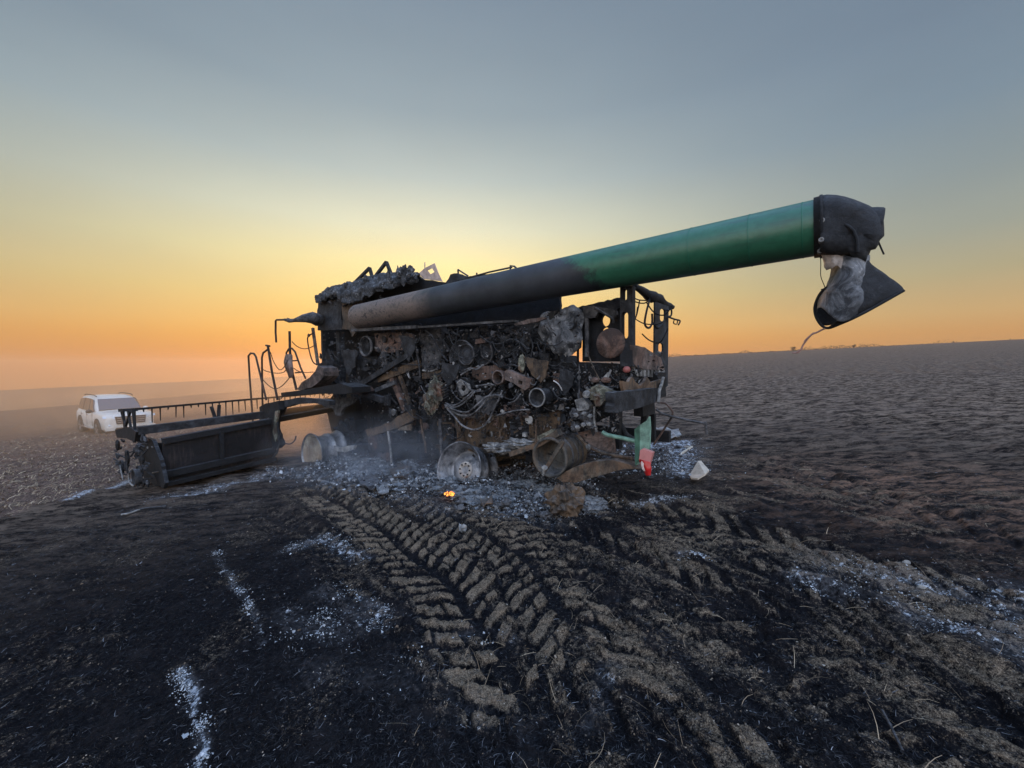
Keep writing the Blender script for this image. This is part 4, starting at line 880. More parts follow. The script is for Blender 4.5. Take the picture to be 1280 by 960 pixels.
flakes('burnt_flakes', [((405,416,480,505),325,(-.55,-.3)), ((470,412,600,470),715,(-.5,-.22)), ((600,406,692,470),650,(-.5,-.2)), ((500,465,700,520),1105,(-.45,-.12)), ((535,515,720,570),715,(-.4,-.15)), ((455,500,540,590),455,(-.6,-.3)), ((692,456,800,500),585,(-.42,-.18)), ((700,500,775,545),325,(-.3,-.05)), ((680,390,724,436),325,(-.34,-.2)), ((410,368,480,384),104,(-.45,-.25)), ((330,495,345,560),39,(.55,.65)), ((790,440,828,500),169,(-1.5,-.6))], 71)
def droop(region, n_, mat, seed, r0=.004, r1=.009, osp=(-.4, -.12)):
    rg = random.Random(seed); x0, y0, x1, y1 = region
    for i in range(n_):
        x = rg.uniform(x0, x1); y = rg.uniform(y0, y1); w_ = rg.uniform(8, 34); o_ = rg.uniform(*osp); s_ = rg.uniform(4, 16); mb = MB()
        P = [PO(x, y, o_), PO(x+w_*.3, y+s_*.8, o_+rg.uniform(0,.05)), PO(x+w_*.7, y+s_, o_+rg.uniform(0,.05)), PO(x+w_, y+rg.uniform(-8, 12), o_)]
        mb.sweep(smooth_pts(P, 5), rg.uniform(r0, r1), 5); part(mb, 'burnt_wire', mat)
droop((778,360,830,420), 7, DARK, 87, osp=(-1.2,-.3)); droop((470,412,680,452), 24, SOOT, 81); droop((500,460,680,505), 18, GREY, 82); droop((410,430,480,480), 8, SOOT, 83); droop((690,456,770,490), 10, SOOT, 84); droop((680,392,700,420), 6, GREY, 85, osp=(-.34, -.2)); droop((480,500,560,540), 8, SOOT, 86)

# --- wheel rims
RIMM = metal('burnt_rim_steel', (.035, .038, .045, 1), (.30, .31, .33, 1), .5, 0, rough=.38, scale=3.2, met=.6, soot=False, pale=(.50, .51, .53, 1))
HUBM = metal('pale_hub', (.25, .23, .21, 1), (.50, .46, .42, 1), .2, .2, scale=10, soot=False)
def rim(px, py, o, rp, axd, label, depth=.42, hub=True, dd=0.0):
    c = PO(px, py, o); r = rp*mpp(c); axd = Vector(axd).normalized(); mb = MB()
    mb.lathe(c, axd, [(-depth, r*.99), (-depth+.005, r*1.02), (-depth+.03, r*1.0), (-depth+.06, r*.90), (-depth+.17, r*.86), (-depth+.18, r*.92), (-depth+.22, r*.92), (-depth+.23, r*.82), (-.08, r*.86), (-.03, r*.97), (-.0, r*1.0), (.012, r*1.015), (.016, r*.985),
        (-.01, r*.95), (-.05, r*.90), (-.06, r*.84), (-.12-dd, r*.80), (-.14-dd, r*.72), (-.16-dd, r*.70), (-.15-dd, r*.62), (-.12-dd, r*.52), (-.11-dd, r*.34), (-.11-dd, .0)], 56)
    w_ = mb.build('wheel_rim', RIMM, CMB, label)
    if hub:
        h = MB(); h.lathe(c-axd*(.105+dd), axd, [(-.02, r*.30), (.012, r*.30), (.016, r*.27), (.012, r*.16), (-.03, r*.13), (-.03, 0)], 36); hb = h.build('hub', HUBM, w_)
    return w_, c, r, axd
tilt = (LV+Vector((.12, 0, .26))).normalized()
w1, c, r, axd = rim(573.5, 586.5, .02, 34.5, tilt, 'tilted bare steel rim in front, its hub pale', .42, True, .05)
a = axd.cross(Vector((0,0,1))).normalized(); b = a.cross(axd)
for k in range(8):
    q = 2*math.pi*k/8; mb = MB(); mb.lathe(c-axd*.14+(a*math.cos(q)+b*math.sin(q))*r*.225, axd, [(-.01,.012),(.012,.012),(.014,.0)], 8); mb.build('wheel_nut', DARK, w1)
w2, c, r, axd = rim(390, 568, .26, 26.5, (LV+Vector((0,0,.03))).normalized(), 'front steel rim, its dish bleached pale', .5, False, .14)
h = MB(); h.lathe(c-axd*.235, axd, [(.0, 0), (.01, r*.3), (-.015, r*.55), (-.005, r*.70), (.06, r*.785), (.13, r*.805), (.172, r*.83), (.19, r*.88), (.222, r*.94)], 44); h.build('rim_dish', metal('bleached_dish', (.22,.20,.15,1), (.50,.45,.36,1), .1, .4, (.2,.15,.1,1), scale=4, soot=False), w2)
mb = MB(); c = PO(405, 563, -.6); mb.lathe(c+LV*.0, LV, [(.1,.1),(.1,.22),(-.3,.3),(-1.1,.28)], 24); part(mb, 'final_drive', DARK)
mb = MB(); mb.lump(PO(436,546,-.55), FV*.26, LV*.28, Vector((0,0,.34)), .3, 23, 18, 3.4); part(mb, 'burnt_tyre', DARK, 'collapsed burnt front tyre')
mb = MB(); plO([(416,557),(425,560),(436,557),(444,557),(442,562),(432,565),(420,564)], -.0, .04, mb=mb); part(mb, 'bent_pale_strip', PALE)
# far side wheels
for F_, r0 in ((7.3, .40), (3.2, .30)):
    c_ = LOC(F_, -2.35, 0); c_.z = float(base_z(c_.x, c_.y))+r0-.03; mb = MB()
    mb.lathe(c_, -LV, [(-.4, r0), (-.38, r0*1.02), (-.3, r0*.88), (-.1, r0*.88), (0, r0), (.01, r0), (-.05, r0*.85), (-.12, r0*.7), (-.1, 0)], 36); part(mb, 'wheel_rim', RIMM)

# --- cab platform, ladder and rails at the front
O_ = .62
RAIL = metal('burnt_rail_steel', (.010, .009, .009, 1), (.055, .038, .030, 1), .1, .3, (.09, .055, .04, 1), pale=(.09,.08,.08,1))
mb = MB(); plO([(351,491),(375,488),(400,484),(424,479),(440,484),(440,491),(424,493),(400,492),(372,494),(352,496)], .32, .34, mb=mb, j=.4); part(mb, 'platform', DARK)
mb = MB(); plO([(344,502),(352,501),(372,497),(400,499),(412,501),(412,507),(392,504),(370,505),(352,510),(348,520),(344,516)], O_-.1, .10, mb=mb, j=.3); part(mb, 'platform_arm', SOOT)
mb = MB(); plO([(324,509),(333,504),(348,501),(349,512),(344,522),(343,536),(350,556),(345,561),(340,560),(335,548),(325,546)], O_, .10, mb=mb, j=.5); part(mb, 'ladder_side', DARK)
mb = MB(); plO([(344,514),(348,513),(345,530),(347,545),(344,552),(341,540)], O_+.02, .03, mb=mb, j=.3); part(mb, 'torn_ladder_skin', OLIVE)
mb = MB(); tbO([(343,512),(347,530),(350,552),(346,566),(341,572)], O_, 1.2, mb); tbO([(330,545),(333,560),(342,565)], O_, 1.5, mb); tbO([(352,553),(362,555),(368,551),(370,545)], O_-.1, .8, mb, True); part(mb, 'ladder_leg', SOOT)
mb = MB(); tbO([(333,500),(320,446),(317.5,442),(313.5,441.5),(310.6,445),(312,470),(317,538),(321,543),(330,546)], O_+.05, 1.15, mb); part(mb, 'hand_rail', RAIL)
mb = MB(); tbO([(330,546),(328,500),(327.4,447),(329,441),(335,436.5)], O_, 1.15, mb); part(mb, 'hand_rail', RAIL)
mb = MB(); tbO([(335,433),(340,465),(347,500)], O_, 1.4, mb); tbO([(332.5,431.8),(337,432.6)], O_, 1.2, mb); part(mb, 'rail_post', RAIL)
mb = MB(); tbO([(362,414),(362.5,440),(366,468),(370.5,487)], .3, 1.5, mb); part(mb, 'rail_post', RAIL)
mb = MB(); tbO([(366,472),(358.5,450),(358,441),(361,436),(365,435.5),(369,440),(376,460),(382,473)], .3, 1.1, mb); part(mb, 'hand_rail', RAIL)
for a_, b_ in (((366,451),(373,450.5)), ((369,466),(378,465))):
    mb = MB(); tbO([a_, b_], .3, .9, mb); part(mb, 'rail_rung', RAIL)
cloth('hanging_rag', [[(358,444,.32),(361,443,.36),(364,445,.32)], [(357,452,.33),(361,452,.37),(365,453,.33)], [(359,462,.32),(363,463,.37),(367,462,.33)], [(362,471,.32),(365,472,.34),(368,470,.32)]], PINK, CMB, .02, 41, thick=.03)
CH = [[(365,427),(370,432),(377,435.5),(385,435.5),(393,432)], [(338,440),(342,452),(349,462),(355,459),(360,450)], [(326,460),(333,464),(346,466.5),(355,465),(358,460)], [(328,474),(336,482),(344,486),(353,482),(362,472)], [(367,460),(373,464),(382,465.5),(392,465)], [(345,496),(350,499),(355,494)]]
for q in CH:
    mb = MB(); P = smooth_pts([PO(x, y, .45) for x, y in q], 8)
    for i, p in enumerate(P[:-1]): mb.beam(p, P[i+1], .016 if i % 2 else .007, .007 if i % 2 else .016)
    part(mb, 'safety_chain', RAIL)
mb = MB(); mb.beam(PO(391, 410, .0), PO(397.5, 456, .0), .045, .045); part(mb, 'cab_pillar', TAN)
mb = MB(); tbO([(392,416),(386,420),(384.5,425),(387,440),(391,452),(396,456)], .05, .8, mb, True); mb.lump(PO(386,419,.05), FV*.04, LV*.02, Vector((0,0,.03)), .4, 3, 7); part(mb, 'mirror_arm', RAIL)
mb = MB(); tbO([(345.3,428),(344.5,415),(344.6,401),(346,399.8),(358,399.6)], .1, 1.2, mb); part(mb, 'antenna_hook', RAIL)
mb = MB(); mb.sweep([PO(356,399.6,.1), PO(362,401,.1), PO(368,400.5,.05), PO(380,398,.0), PO(390,397,-.1), PO(397,400,-.3)], [.03,.045,.04,.09,.13,.14], 10, flat=.9); mb.lump(PO(360,400,.1), FV*.05, LV*.03, Vector((0,0,.04)), .5, 9, 8); part(mb, 'melted_cab_roof', GREY)
mb = MB(); plO([(371,487),(377,478),(387,472),(394,464),(397,457),(404,460),(405,470),(398,478),(390,484),(376,488)], .12, .28, mb=mb, j=.5); part(mb, 'melted_seat', metal('melted_seat_foam', (.05,.042,.04,1), (.17,.13,.115,1), .3))
mb = MB(); plO([(397,455),(408,450),(410,478),(398,484)], -.3, .3, mb=mb, j=.6); part(mb, 'cab_console', SOOT)
mb = MB(); plO([(396,500),(420,497),(444,497),(440,505),(428,512),(426,520),(419,519),(416,511),(404,508)], .0, .05, mb=mb, j=.8); part(mb, 'torn_floor_sheet', GREY)

# --- header lying in front of the machine
hF = 8.15
pA = PF(203, 553, hF); pB = PF(330, 529, hF); qA = PF(203, 607, hF); qB = PF(330, 577, hF)
def hp(zA, zB, LA, LB, L): return zA+(zB-zA)*(L-LA)/(LB-LA)
LA = pA.dot(LV); LB = pB.dot(LV)
ztop = lambda L: hp(pA.z, pB.z, LA, LB, L)
zbot = lambda L: hp(qA.z, qB.z, LA, LB, L)
def H(F, L, z): return FV*F+LV*L+Vector((0, 0, z))
LE = -8.2
mb = MB(); n_ = 24; 
for i in range(6):
    l0 = LA+(LE-LA)*i/n_; l1 = LA+(LE-LA)*(i+1)/n_
    mb.hexa([H(hF, l0, zbot(l0)), H(hF, l1, zbot(l1)), H(hF, l1, ztop(l1)), H(hF, l0, ztop(l0))], [H(hF+.03, l0, zbot(l0)), H(hF+.03, l1, zbot(l1)), H(hF+.03, l1, ztop(l1)), H(hF+.03, l0, ztop(l0))])
HDM = metal('charred_header_sheet', (.002, .002, .003, 1), (.016, .015, .018, 1), .15, .12, (.05, .038, .033, 1), scale=2.2, pale=(.07, .065, .065, 1))
header = part(mb, 'header', HDM, 'charred cutting header lying on the ground')
def hpart(mb, name, mat, label=None): return mb.build(name, mat, header, label)
mb = MB()
for l0, l1 in ((LA+(LE-LA)*13/24, LE),):
    mb.hexa([H(hF, l0, zbot(l0)), H(hF, l1, zbot(l1)), H(hF, l1, ztop(l1)), H(hF, l0, ztop(l0))], [H(hF+.03, l0, zbot(l0)), H(hF+.03, l1, zbot(l1)), H(hF+.03, l1, ztop(l1)), H(hF+.03, l0, ztop(l0))])
hpart(mb, 'back_sheet', HDM)
mb = MB(); mb.beam(H(hF, LA, ztop(LA)+.02), H(hF, LE, ztop(LE)+.02), .12, .09); hpart(mb, 'top_beam', DARK)
OP0 = LA+(LE-LA)*6/24; OP1 = LA+(LE-LA)*13/24
for l0, l1 in ((LA, OP0), (OP1, LE)):
    mb = MB(); mb.beam(H(hF-.05, l0, zbot(l0)+.18), H(hF-.05, l1, zbot(l1)+.18), .10, .10); hpart(mb, 'lower_beam', DARK)
    mb = MB(); mb.beam(H(hF-.02, l0, zbot(l0)+.02), H(hF-.02, l1, zbot(l1)+.02), .16, .06); hpart(mb, 'lower_beam', DARK)
    mb = MB(); mb.hexa([H(hF, l0, zbot(l0)), H(hF, l1, zbot(l1)), H(hF, l1, zbot(l1)+.03), H(hF, l0, zbot(l0)+.03)], [H(hF+1.1, l0, zbot(l0)), H(hF+1.1, l1, zbot(l1)), H(hF+1.1, l1, zbot(l1)+.03), H(hF+1.1, l0, zbot(l0)+.03)]); hpart(mb, 'header_floor', DARK)
    a0 = H(hF+.5, l0-.05, zbot(l0)+.33); a1 = H(hF+.5, l1+.05, zbot(l1)+.33); mb = MB(); mb.sweep([a0, a1], .13, 14); hpart(mb, 'feed_auger', DARK)
    q = []; nq = int(60*abs(l1-l0))
    for i in range(nq): s_ = i/(nq-1); a_ = s_*(l0-l1)*9; q.append(a0+(a1-a0)*s_+FV*math.cos(a_)*.2+Vector((0,0,math.sin(a_)*.2)))
    mb = MB(); mb.sweep(q, .02, 5); hpart(mb, 'auger_flight', DARK)
for px in (276,):
    p = PF(px, 560, hF); L = p.dot(LV); mb = MB(); mb.beam(H(hF-.045, L, zbot(L)+.1), H(hF-.045, L, ztop(L)), .05, .06, LV); hpart(mb, 'upright_rib', DARK)
rF = hF+.85
r0 = PF(153, 513, rF); r1 = PF(327, 498, rF); rd = (r1-r0); rz = rd/((r1-r0).length); rlen = 7.2
mb = MB(); mb.beam(r0, r0+rz*rlen, .03, .035); hpart(mb, 'reel_bar', DARK)
nt_ = 64
for i in range(nt_):
    p = r0+rz*(.15+i*(rlen-.3)/nt_); mb = MB()
    ln_ = random.uniform(.20, .30) if random.random() > .3 else .06
    mb.sweep([p, p+Vector((0,0,-.03)), p+Vector((random.uniform(-.01,.01), 0, -ln_))], [.018, .012, .007], 5); hpart(mb, 'reel_tine', DARK)
mb = MB(); a_ = PF(172, 538.5, hF+.35); b_ = PF(324, 519, hF+.35); mb.beam(a_, a_+(b_-a_).normalized()*6.8, .10, .13); hpart(mb, 'reel_tube', SOOT)
mb = MB(); a_ = PF(200, 549.5, hF+.2); b_ = PF(324, 526, hF+.2)
mb.beam(a_, a_+(b_-a_).normalized()*6.5, .04, .025); hpart(mb, 'knife_strip', PALE, 'pale strip seen behind the back sheet')
mb = MB(); mb.beam(PF(264,508,rF-.1), PF(269.5,524,rF-.1), .035, .05); mb.beam(PF(274,506,rF-.1), PF(273,524,rF-.1), .035, .05); mb.beam(PF(268,524.5,rF-.3), PF(279,527,rF-.3), .06, .05); hpart(mb, 'reel_arm', SOOT)
# end of the header with its drives
oE = LA-L0+.05
mb = MB(); plO([(182,547),(190,550),(200,575),(206,604),(204,611),(198,606),(186,578),(178,556)], oE+.02, .05, mb=mb, j=.3); hpart(mb, 'end_brace', DARK)
mb = MB(); plO([(176,552),(205,554),(206,606),(184,609),(178,592),(172,570)], oE-.08, .04, mb=mb, j=.5); hpart(mb, 'end_sheet', DARK)
mb = MB()
for a_, b_ in (((154,513),(156,536)), ((160,512),(164,538)), ((166,512),(169,540)), ((158,536),(152,515)), ((163,514),(157,533))): mb.beam(PO(*a_, oE+.18), PO(*b_, oE+.18), .03, .035)
mb.beam(PO(150,513,oE+.2), PO(170,512,oE+.1), .05, .05); hpart(mb, 'reel_support', DARK)
mb = MB(); plO([(144,537),(162,534),(170,540),(168,552),(158,548),(146,547)], oE+.2, .12, mb=mb, j=.5); hpart(mb, 'drive_housing', DARK)
mb = MB(); mb.lump(PO(147,556,oE+.3), FV*.07, LV*.03, Vector((0,0,.09)), .15, 3, 10); hpart(mb, 'rubber_flap', DARK)
for x, y, r_ in ((151,584,9), (158,572,8), (172,590,8)):
    mb = MB(); wheel_disc(x, y, oE+.2, r_, PUL, mb, 28); hpart(mb, 'drive_pulley', DARK)
mb = MB(); wheel_disc(167, 597, oE+.28, 11, [(-.6,.9),(-.1,1.),(0,1.),(.04,.9),(-.3,.8),(-.3,.3),(-.1,.25),(-.1,0)], mb, 30); hpart(mb, 'drive_pulley', SOOT)
mb = MB(); P = [PO(x, y, oE+.3) for x, y in ((162,590),(161,597),(163,604),(166,607))]; mb.sweep(smooth_pts(P), .012, 6); P = [PO(x, y, oE+.3) for x, y in ((150,582),(152,592),(154,600))]; mb.sweep(smooth_pts(P), .01, 6); hpart(mb, 'belt_edge', PALE)
mb = MB()
rg = random.Random(5)
for i in range(60):
    x = rg.uniform(145, 185); y = rg.uniform(548, 606) if x > 152 else rg.uniform(560, 592); p = PO(x, y, oE+rg.uniform(0, .25))
    if i % 2: mb.lump(p, FV*rg.uniform(.02,.07), LV*.03, Vector((0,0,rg.uniform(.02,.07))), .4, i, 5)
    else:
        d = Vector((rg.uniform(-1,1), 0, rg.uniform(-1,1)))*.08; mb.beam(p-d, p+d, .02, .02)
hpart(mb, 'burnt_drive_parts', SOOT)['kind'] = 'stuff'
mb = MB()
for x, y in ((184.5,559.5),(190,559)): mb.lump(PO(x, y, oE+.06), FV*.035, LV*.01, Vector((0,0,.02)), .2, x, 7)
hpart(mb, 'pale_plates', PALE); 
mb = MB(); mb.sweep([PF(190,591,hF-.05), PF(206,588.5,hF-.05)], .012, 6); hpart(mb, 'rusty_strip', TAN)
# feeder house joining header and body
mb = MB(); mb.hexa([LOC(7.0,-.75,.35+gz0), LOC(7.0,-1.7,.35+gz0), LOC(7.0,-1.7,1.05+gz0), LOC(7.0,-.75,1.05+gz0)], [LOC(8.15,-.75,.05+gz0), LOC(8.15,-1.7,.05+gz0), LOC(8.15,-1.7,.7+gz0), LOC(8.15,-.75,.7+gz0)]); part(mb, 'feeder_house', DARK)
# ================================================================== white off-road car beyond the header
WHITE = plain('white_car_paint', (.56, .55, .52, 1), .3, .06, scale=2); 
GLASS = plain('tinted_car_glass', (.07, .07, .075, 1), .15, .1, spec=.8); TRIM = plain('black_car_trim', (.02, .02, .022, 1), .5); TYRE = plain('dusty_tyre', (.045, .04, .036, 1), .9)
ALLOY = plain('alloy_wheel', (.40, .40, .41, 1), .35, .2, .6); CHROME = plain('bright_trim', (.65, .65, .66, 1), .2, .1, .8); LENS = plain('headlight_lens', (.55, .6, .66, 1), .15, .2)
cp = PD(147, 540, 19.9); hx, hy = math.cos(R(-32)), math.sin(R(-32))
cx_, cy_ = cp.x-.90, 20.7; cz = -1.90
CAR = empty('car', Vector((cx_, cy_, cz))); CAR.rotation_euler = (0, 0, R(-32))
tag(CAR, 'white off-road car parked on the stubble behind the charred header', 'car')
def cpart(mb, name, mat, parent=None, loc=(0,0,0)):
    me = bpy.data.meshes.new(name); me.from_pydata([v-Vector(loc) for v in mb.v], [], mb.f); me.polygons.foreach_set('use_smooth', mb.sm); me.validate(); me.update()
    ob = link(name, me, mat, parent or CAR); ob.location = Vector(loc) if parent is None else Vector((0,0,0)); return ob
# body by cross sections, x forward, half width w
def section(x, zb, zs, w, zt=None, crown=.03):      # lower body: sill, belt line, top
    zt = zt or zs
    return [(x, -w*.90, zb), (x, -w*.985, zb+.10), (x, -w, (zb+zs)/2+.05), (x, -w*.985, zs-.10), (x, -w*.93, zs), (x, -w*.5, zt+crown*.7), (x, 0, zt+crown), (x, w*.5, zt+crown*.7), (x, w*.93, zs), (x, w*.985, zs-.10), (x, w, (zb+zs)/2+.05), (x, w*.985, zb+.10), (x, w*.90, zb), (x, 0, zb)]
xs = [(2.44,.42,.95,.72),(2.38,.36,1.05,.86),(2.25,.34,1.10,.92),(2.0,.34,1.14,.95),(1.5,.36,1.17,.97),(1.0,.38,1.19,.98),(.85,.38,1.16,.98),(0,.38,1.15,.985),(-1.0,.38,1.15,.98),(-1.8,.40,1.15,.975),(-2.25,.42,1.14,.95),(-2.40,.46,1.10,.90),(-2.46,.55,1.0,.82)]
mb = MB(); V = [p for s_ in xs for p in section(*s_)]; k = 14
mb.add(V, [(i*k+j, i*k+(j+1) % k, (i+1)*k+(j+1) % k, (i+1)*k+j) for i in range(len(xs)-1) for j in range(k)]+[tuple(range(k-1, -1, -1)), tuple((len(xs)-1)*k+j for j in range(k))], True)
# cabin
gs = [(1.05,1.14,1.16,.86,.84),(.75,1.14,1.38,.86,.80),(.30,1.14,1.72,.87,.74),(.0,1.14,1.84,.87,.72),(-.5,1.14,1.90,.87,.72),(-1.3,1.14,1.90,.87,.72),(-1.95,1.14,1.87,.86,.71),(-2.15,1.14,1.78,.85,.71),(-2.36,1.14,1.30,.84,.80),(-2.40,1.1,1.16,.83,.82)]
V = []
for x, z0, z1, w0, w1 in gs: V += [(x,-w0,z0),(x,-(w0+w1)/2-.02,(z0+z1)/2),(x,-w1,z1-.04),(x,-w1*.85,z1),(x,0,z1+.025),(x,w1*.85,z1),(x,w1,z1-.04),(x,(w0+w1)/2+.02,(z0+z1)/2),(x,w0,z0)]
k = 9
mb.add(V, [(i*k+j, i*k+j+1, (i+1)*k+j+1, (i+1)*k+j) for i in range(len(gs)-1) for j in range(k-1)]+[tuple(range(k-1,-1,-1)), tuple((len(gs)-1)*k+j for j in range(k))], True)
body = cpart(mb, 'body', WHITE)
# windscreen, side windows
mb = MB(); mb.plate([[Vector(p) for p in ((.95,-.78,1.235),(.95,.78,1.235),(.27,.67,1.735),(.27,-.67,1.735))]], Vector((.03,0,.045))); cpart(mb, 'windscreen', GLASS)
for sg in (-1, 1):
    for a_, b_, c_, d_ in (((.62,1.20),(-.15,1.20),(-.15,1.78),(.20,1.74)), ((-.25,1.20),(-1.15,1.20),(-1.15,1.80),(-.25,1.79)), ((-1.25,1.20),(-2.12,1.24),(-1.98,1.72),(-1.25,1.80))):
        def wp(q): 
            t_ = (q[1]-1.14)/(1.87-1.14); return Vector((q[0], sg*(.895-.14*t_), q[1]))
        mb = MB(); mb.plate([[wp(q) for q in (a_, b_, c_, d_)]], Vector((0, sg*.02, 0))); cpart(mb, 'side_window', GLASS)
    mb = MB(); mb.sweep([(.2,sg*.68,1.90),(-.2,sg*.68,1.965),(-1.7,sg*.67,1.96),(-2.0,sg*.66,1.91)], .022, 6); cpart(mb, 'roof_rail', TRIM)
    mb = MB(); mb.lump(Vector((.62,sg*1.06,1.22)), Vector((.08,0,0)), Vector((0,.13,0)), Vector((0,0,.10)), .03, 1, 8); mb.beam((.62,sg*.90,1.18),(.62,sg*1.0,1.19),.05,.05); cpart(mb, 'wing_mirror', TRIM if sg < 0 else WHITE)
    for x in (.0, -.98): mb = MB(); mb.beam((x-.1,sg*1.0,1.02),(x+.1,sg*1.0,1.02),.03,.035); cpart(mb, 'door_handle', CHROME)
    for x in (.70, -.20, -1.20): mb = MB(); mb.beam((x,sg*.983,.48),(x,sg*.975,1.12),.012,.012,Vector((0,1,0))); cpart(mb, 'door_gap', TRIM)
    mb = MB(); mb.beam((1.0,sg*.99,.40),(-1.0,sg*.99,.40),.16,.05); cpart(mb, 'running_board', TRIM if False else CHROME)
    for x in (1.45, -1.42):
        mb = MB(); mb.lathe((x,sg*.80,.42), (0,sg,0), [(-.02,.50),(.19,.50),(.20,.44),(.19,.0)], 28); cpart(mb, 'wheel_arch', TRIM)
        mb = MB(); mb.lathe((x,sg*.80,.40), (0,sg,0), [(-.10,.25),(-.10,.37),(-.06,.40),(.17,.40),(.21,.37),(.205,.28),(.18,.27)], 30); wo = cpart(mb, 'wheel', TYRE)
        mb = MB(); mb.lathe((x,sg*.80,.40), (0,sg,0), [(.12,.28),(.20,.275),(.19,.25),(.14,.23),(.13,.1),(.16,.06),(.165,0)], 24)
        for q in range(6):
            a_ = q*math.pi/3; mb.beam((x+.05*math.cos(a_),sg*.965,.40+.05*math.sin(a_)),(x+.25*math.cos(a_),sg*.985,.40+.25*math.sin(a_)),.03,.06,Vector((0,1,0)))
        cpart(mb, 'rim', ALLOY, wo)
    mb = MB(); mb.plate([[Vector(p) for p in ((2.425,sg*.56,.90),(2.30,sg*.93,.95),(2.22,sg*.95,1.05),(2.39,sg*.56,1.03))]], Vector((.04,sg*.02,0))); cpart(mb, 'headlight', LENS)
    mb = MB(); mb.lump(Vector((2.40,sg*.72,.62)), Vector((.05,0,0)), Vector((0,.10,0)), Vector((0,0,.06)), .02, 1, 8); cpart(mb, 'fog_light', LENS)
mb = MB(); mb.plate([[Vector(p) for p in ((2.455,-.52,.66),(2.455,.52,.66),(2.425,.56,1.02),(2.425,-.56,1.02))]], Vector((.03,0,0))); gr = cpart(mb, 'grille', TRIM)
for z in (.74,.84,.94): mb = MB(); mb.beam((2.49,-.5,z),(2.49,.5,z),.02,.035); cpart(mb, 'grille_bar', CHROME, gr)
mb = MB(); mb.beam((2.44,-.90,.46),(2.44,.90,.46),.16,.16); mb.beam((2.50,-.6,.55),(2.50,.6,.55),.06,.05); cpart(mb, 'front_bumper', WHITE)
mb = MB(); mb.box((2.53,0,.52), Vector((.006,0,0)), Vector((0,.26,0)), Vector((0,0,.055))); cpart(mb, 'number_plate', plain('plate_white', (.7,.7,.7,1), .5))
mb = MB(); mb.plate([[Vector(p) for p in ((2.532,-.62,.40),(2.532,.62,.40),(2.532,.55,.50),(2.532,-.55,.50))]], Vector((.012,0,0))); cpart(mb, 'lower_grille', TRIM)
mb = MB(); mb.beam((2.4,-.95,.34),(2.4,.95,.34),.2,.06); cpart(mb, 'skid_plate', TRIM)

# ================================================================== shrubs on the skyline
def shrub(px, py, D, h, label):
    p = PD(px, py, D); p.z -= .5; root = empty('bush', p); tag(root, label, 'bush', 'bushes on the skyline')
    rg = random.Random(px); mb = MB(); mb.sweep([(0,0,-.3),(0,0,h*.5)], [.12,.05], 5)
    tips = []
    for i in range(9):
        a = rg.uniform(0, 6.28); q = Vector((math.cos(a)*h*.35*rg.random(), math.sin(a)*h*.35*rg.random(), h*rg.uniform(.5,1))); mb.sweep([(0,0,h*.2),(q.x*.5,q.y*.5,q.z*.6),q], [.06,.04,.02], 4); tips.append(q)
    me = bpy.data.meshes.new('trunk'); me.from_pydata(mb.v, [], mb.f); link('trunk', me, BARK, root)
    mb = MB()
    for i in range(420):
        q = rg.choice(tips)+Vector((rg.gauss(0,.16)*h, rg.gauss(0,.16)*h, rg.gauss(0,.12)*h)); a = Vector((rg.uniform(-1,1),rg.uniform(-1,1),rg.uniform(-1,1))).normalized()*.05*h; b = a.cross(Vector((rg.random(),rg.random(),1))).normalized()*.04*h
        mb.add([q-a, q+b, q+a, q-b], [(0,1,2,3)])
    me = bpy.data.meshes.new('crown'); me.from_pydata(mb.v, [], mb.f); link('crown', me, LEAF, root)
BARK = plain('bark', (.06,.045,.035,1), .9); LEAF = plain('dark_foliage', (.05,.045,.035,1), .9)
for px, py, D, h, lb in ((992,439,170,2.0,'round leafy bush on the skyline left of the hanging strip'), (964,441,175,1.1,'small low bush on the skyline, leftmost of the three'), (1067,434.5,165,1.6,'thin upright bush on the skyline right of the auger boot')):
    shrub(px, py, D, h, lb)

# ================================================================== debris on the ground
def GP(px, py, dz=0.0):
    p = PG(px, py); z_ = field(np.array([p.x]), np.array([p.y]))[0][0]; return Vector((p.x, p.y, float(z_)+dz))
def thing_mb(mb, name, mat, label, cat, group=None):
    c = sum(mb.v, Vector())/len(mb.v); lo = min(v.z for v in mb.v); ob = mb.build(name, mat, None, None, Vector((c.x, c.y, lo))); tag(ob, label, cat, group); return ob
CREAM = plain('cream_fragment', (.50, .44, .36, 1), .7, .3, scale=18)
mb = MB(); a = [GP(x, y, .03) for x, y in ((862,598),(864,604),(872,607),(881,603),(886,600),(880,597),(876,592),(872,595))]; mb.plate([[Vector((p.x, a[0].y+(595-0)*0, p.z)) if False else p+Vector((0,0,.02*i)) for i, p in enumerate(a)]], Vector((0,0,.02)))
thing_mb(mb, 'panel_fragment', CREAM, 'curved cream fragment lying on black soil right of the harvester', 'fragment')
mb = MB(); a = GP(848,562,.03); b = GP(865,561,.04); c = GP(850,571,.02); mb.beam(b, c, .03, .02); mb.beam(b, GP(856,560,.04), .03, .02)
thing_mb(mb, 'bent_strip', CREAM, 'thin pale bent strip on the ground beyond the red light', 'strip')
def sheet(name, pts, h, mat, label, cat='sheet', amp=.03, group=None):
    mb = MB(); P = [GP(x, y, h) for x, y in jag(pts, 3, 1.2)]; P = [p+Vector((0,0,random.uniform(0, amp))) for p in P]; mb.plate([P], Vector((0,0,.012))); return thing_mb(mb, name, mat, label, cat, group)
sheet('ash_covered_sheet', [(818,538),(848,540),(852,548),(836,556),(816,552)], .05, PALE, 'white ash covered sheet behind the red light')
sheet('burnt_sheet', [(486,592),(500,582),(514,590),(509,602),(494,606)], .06, BROWN, 'brown bent sheet in front of the pale strut')
sheet('burnt_sheet', [(470,612),(487,610),(486,621),(474,622)], .05, PALE, 'small pale flat piece in the ash before the harvester')
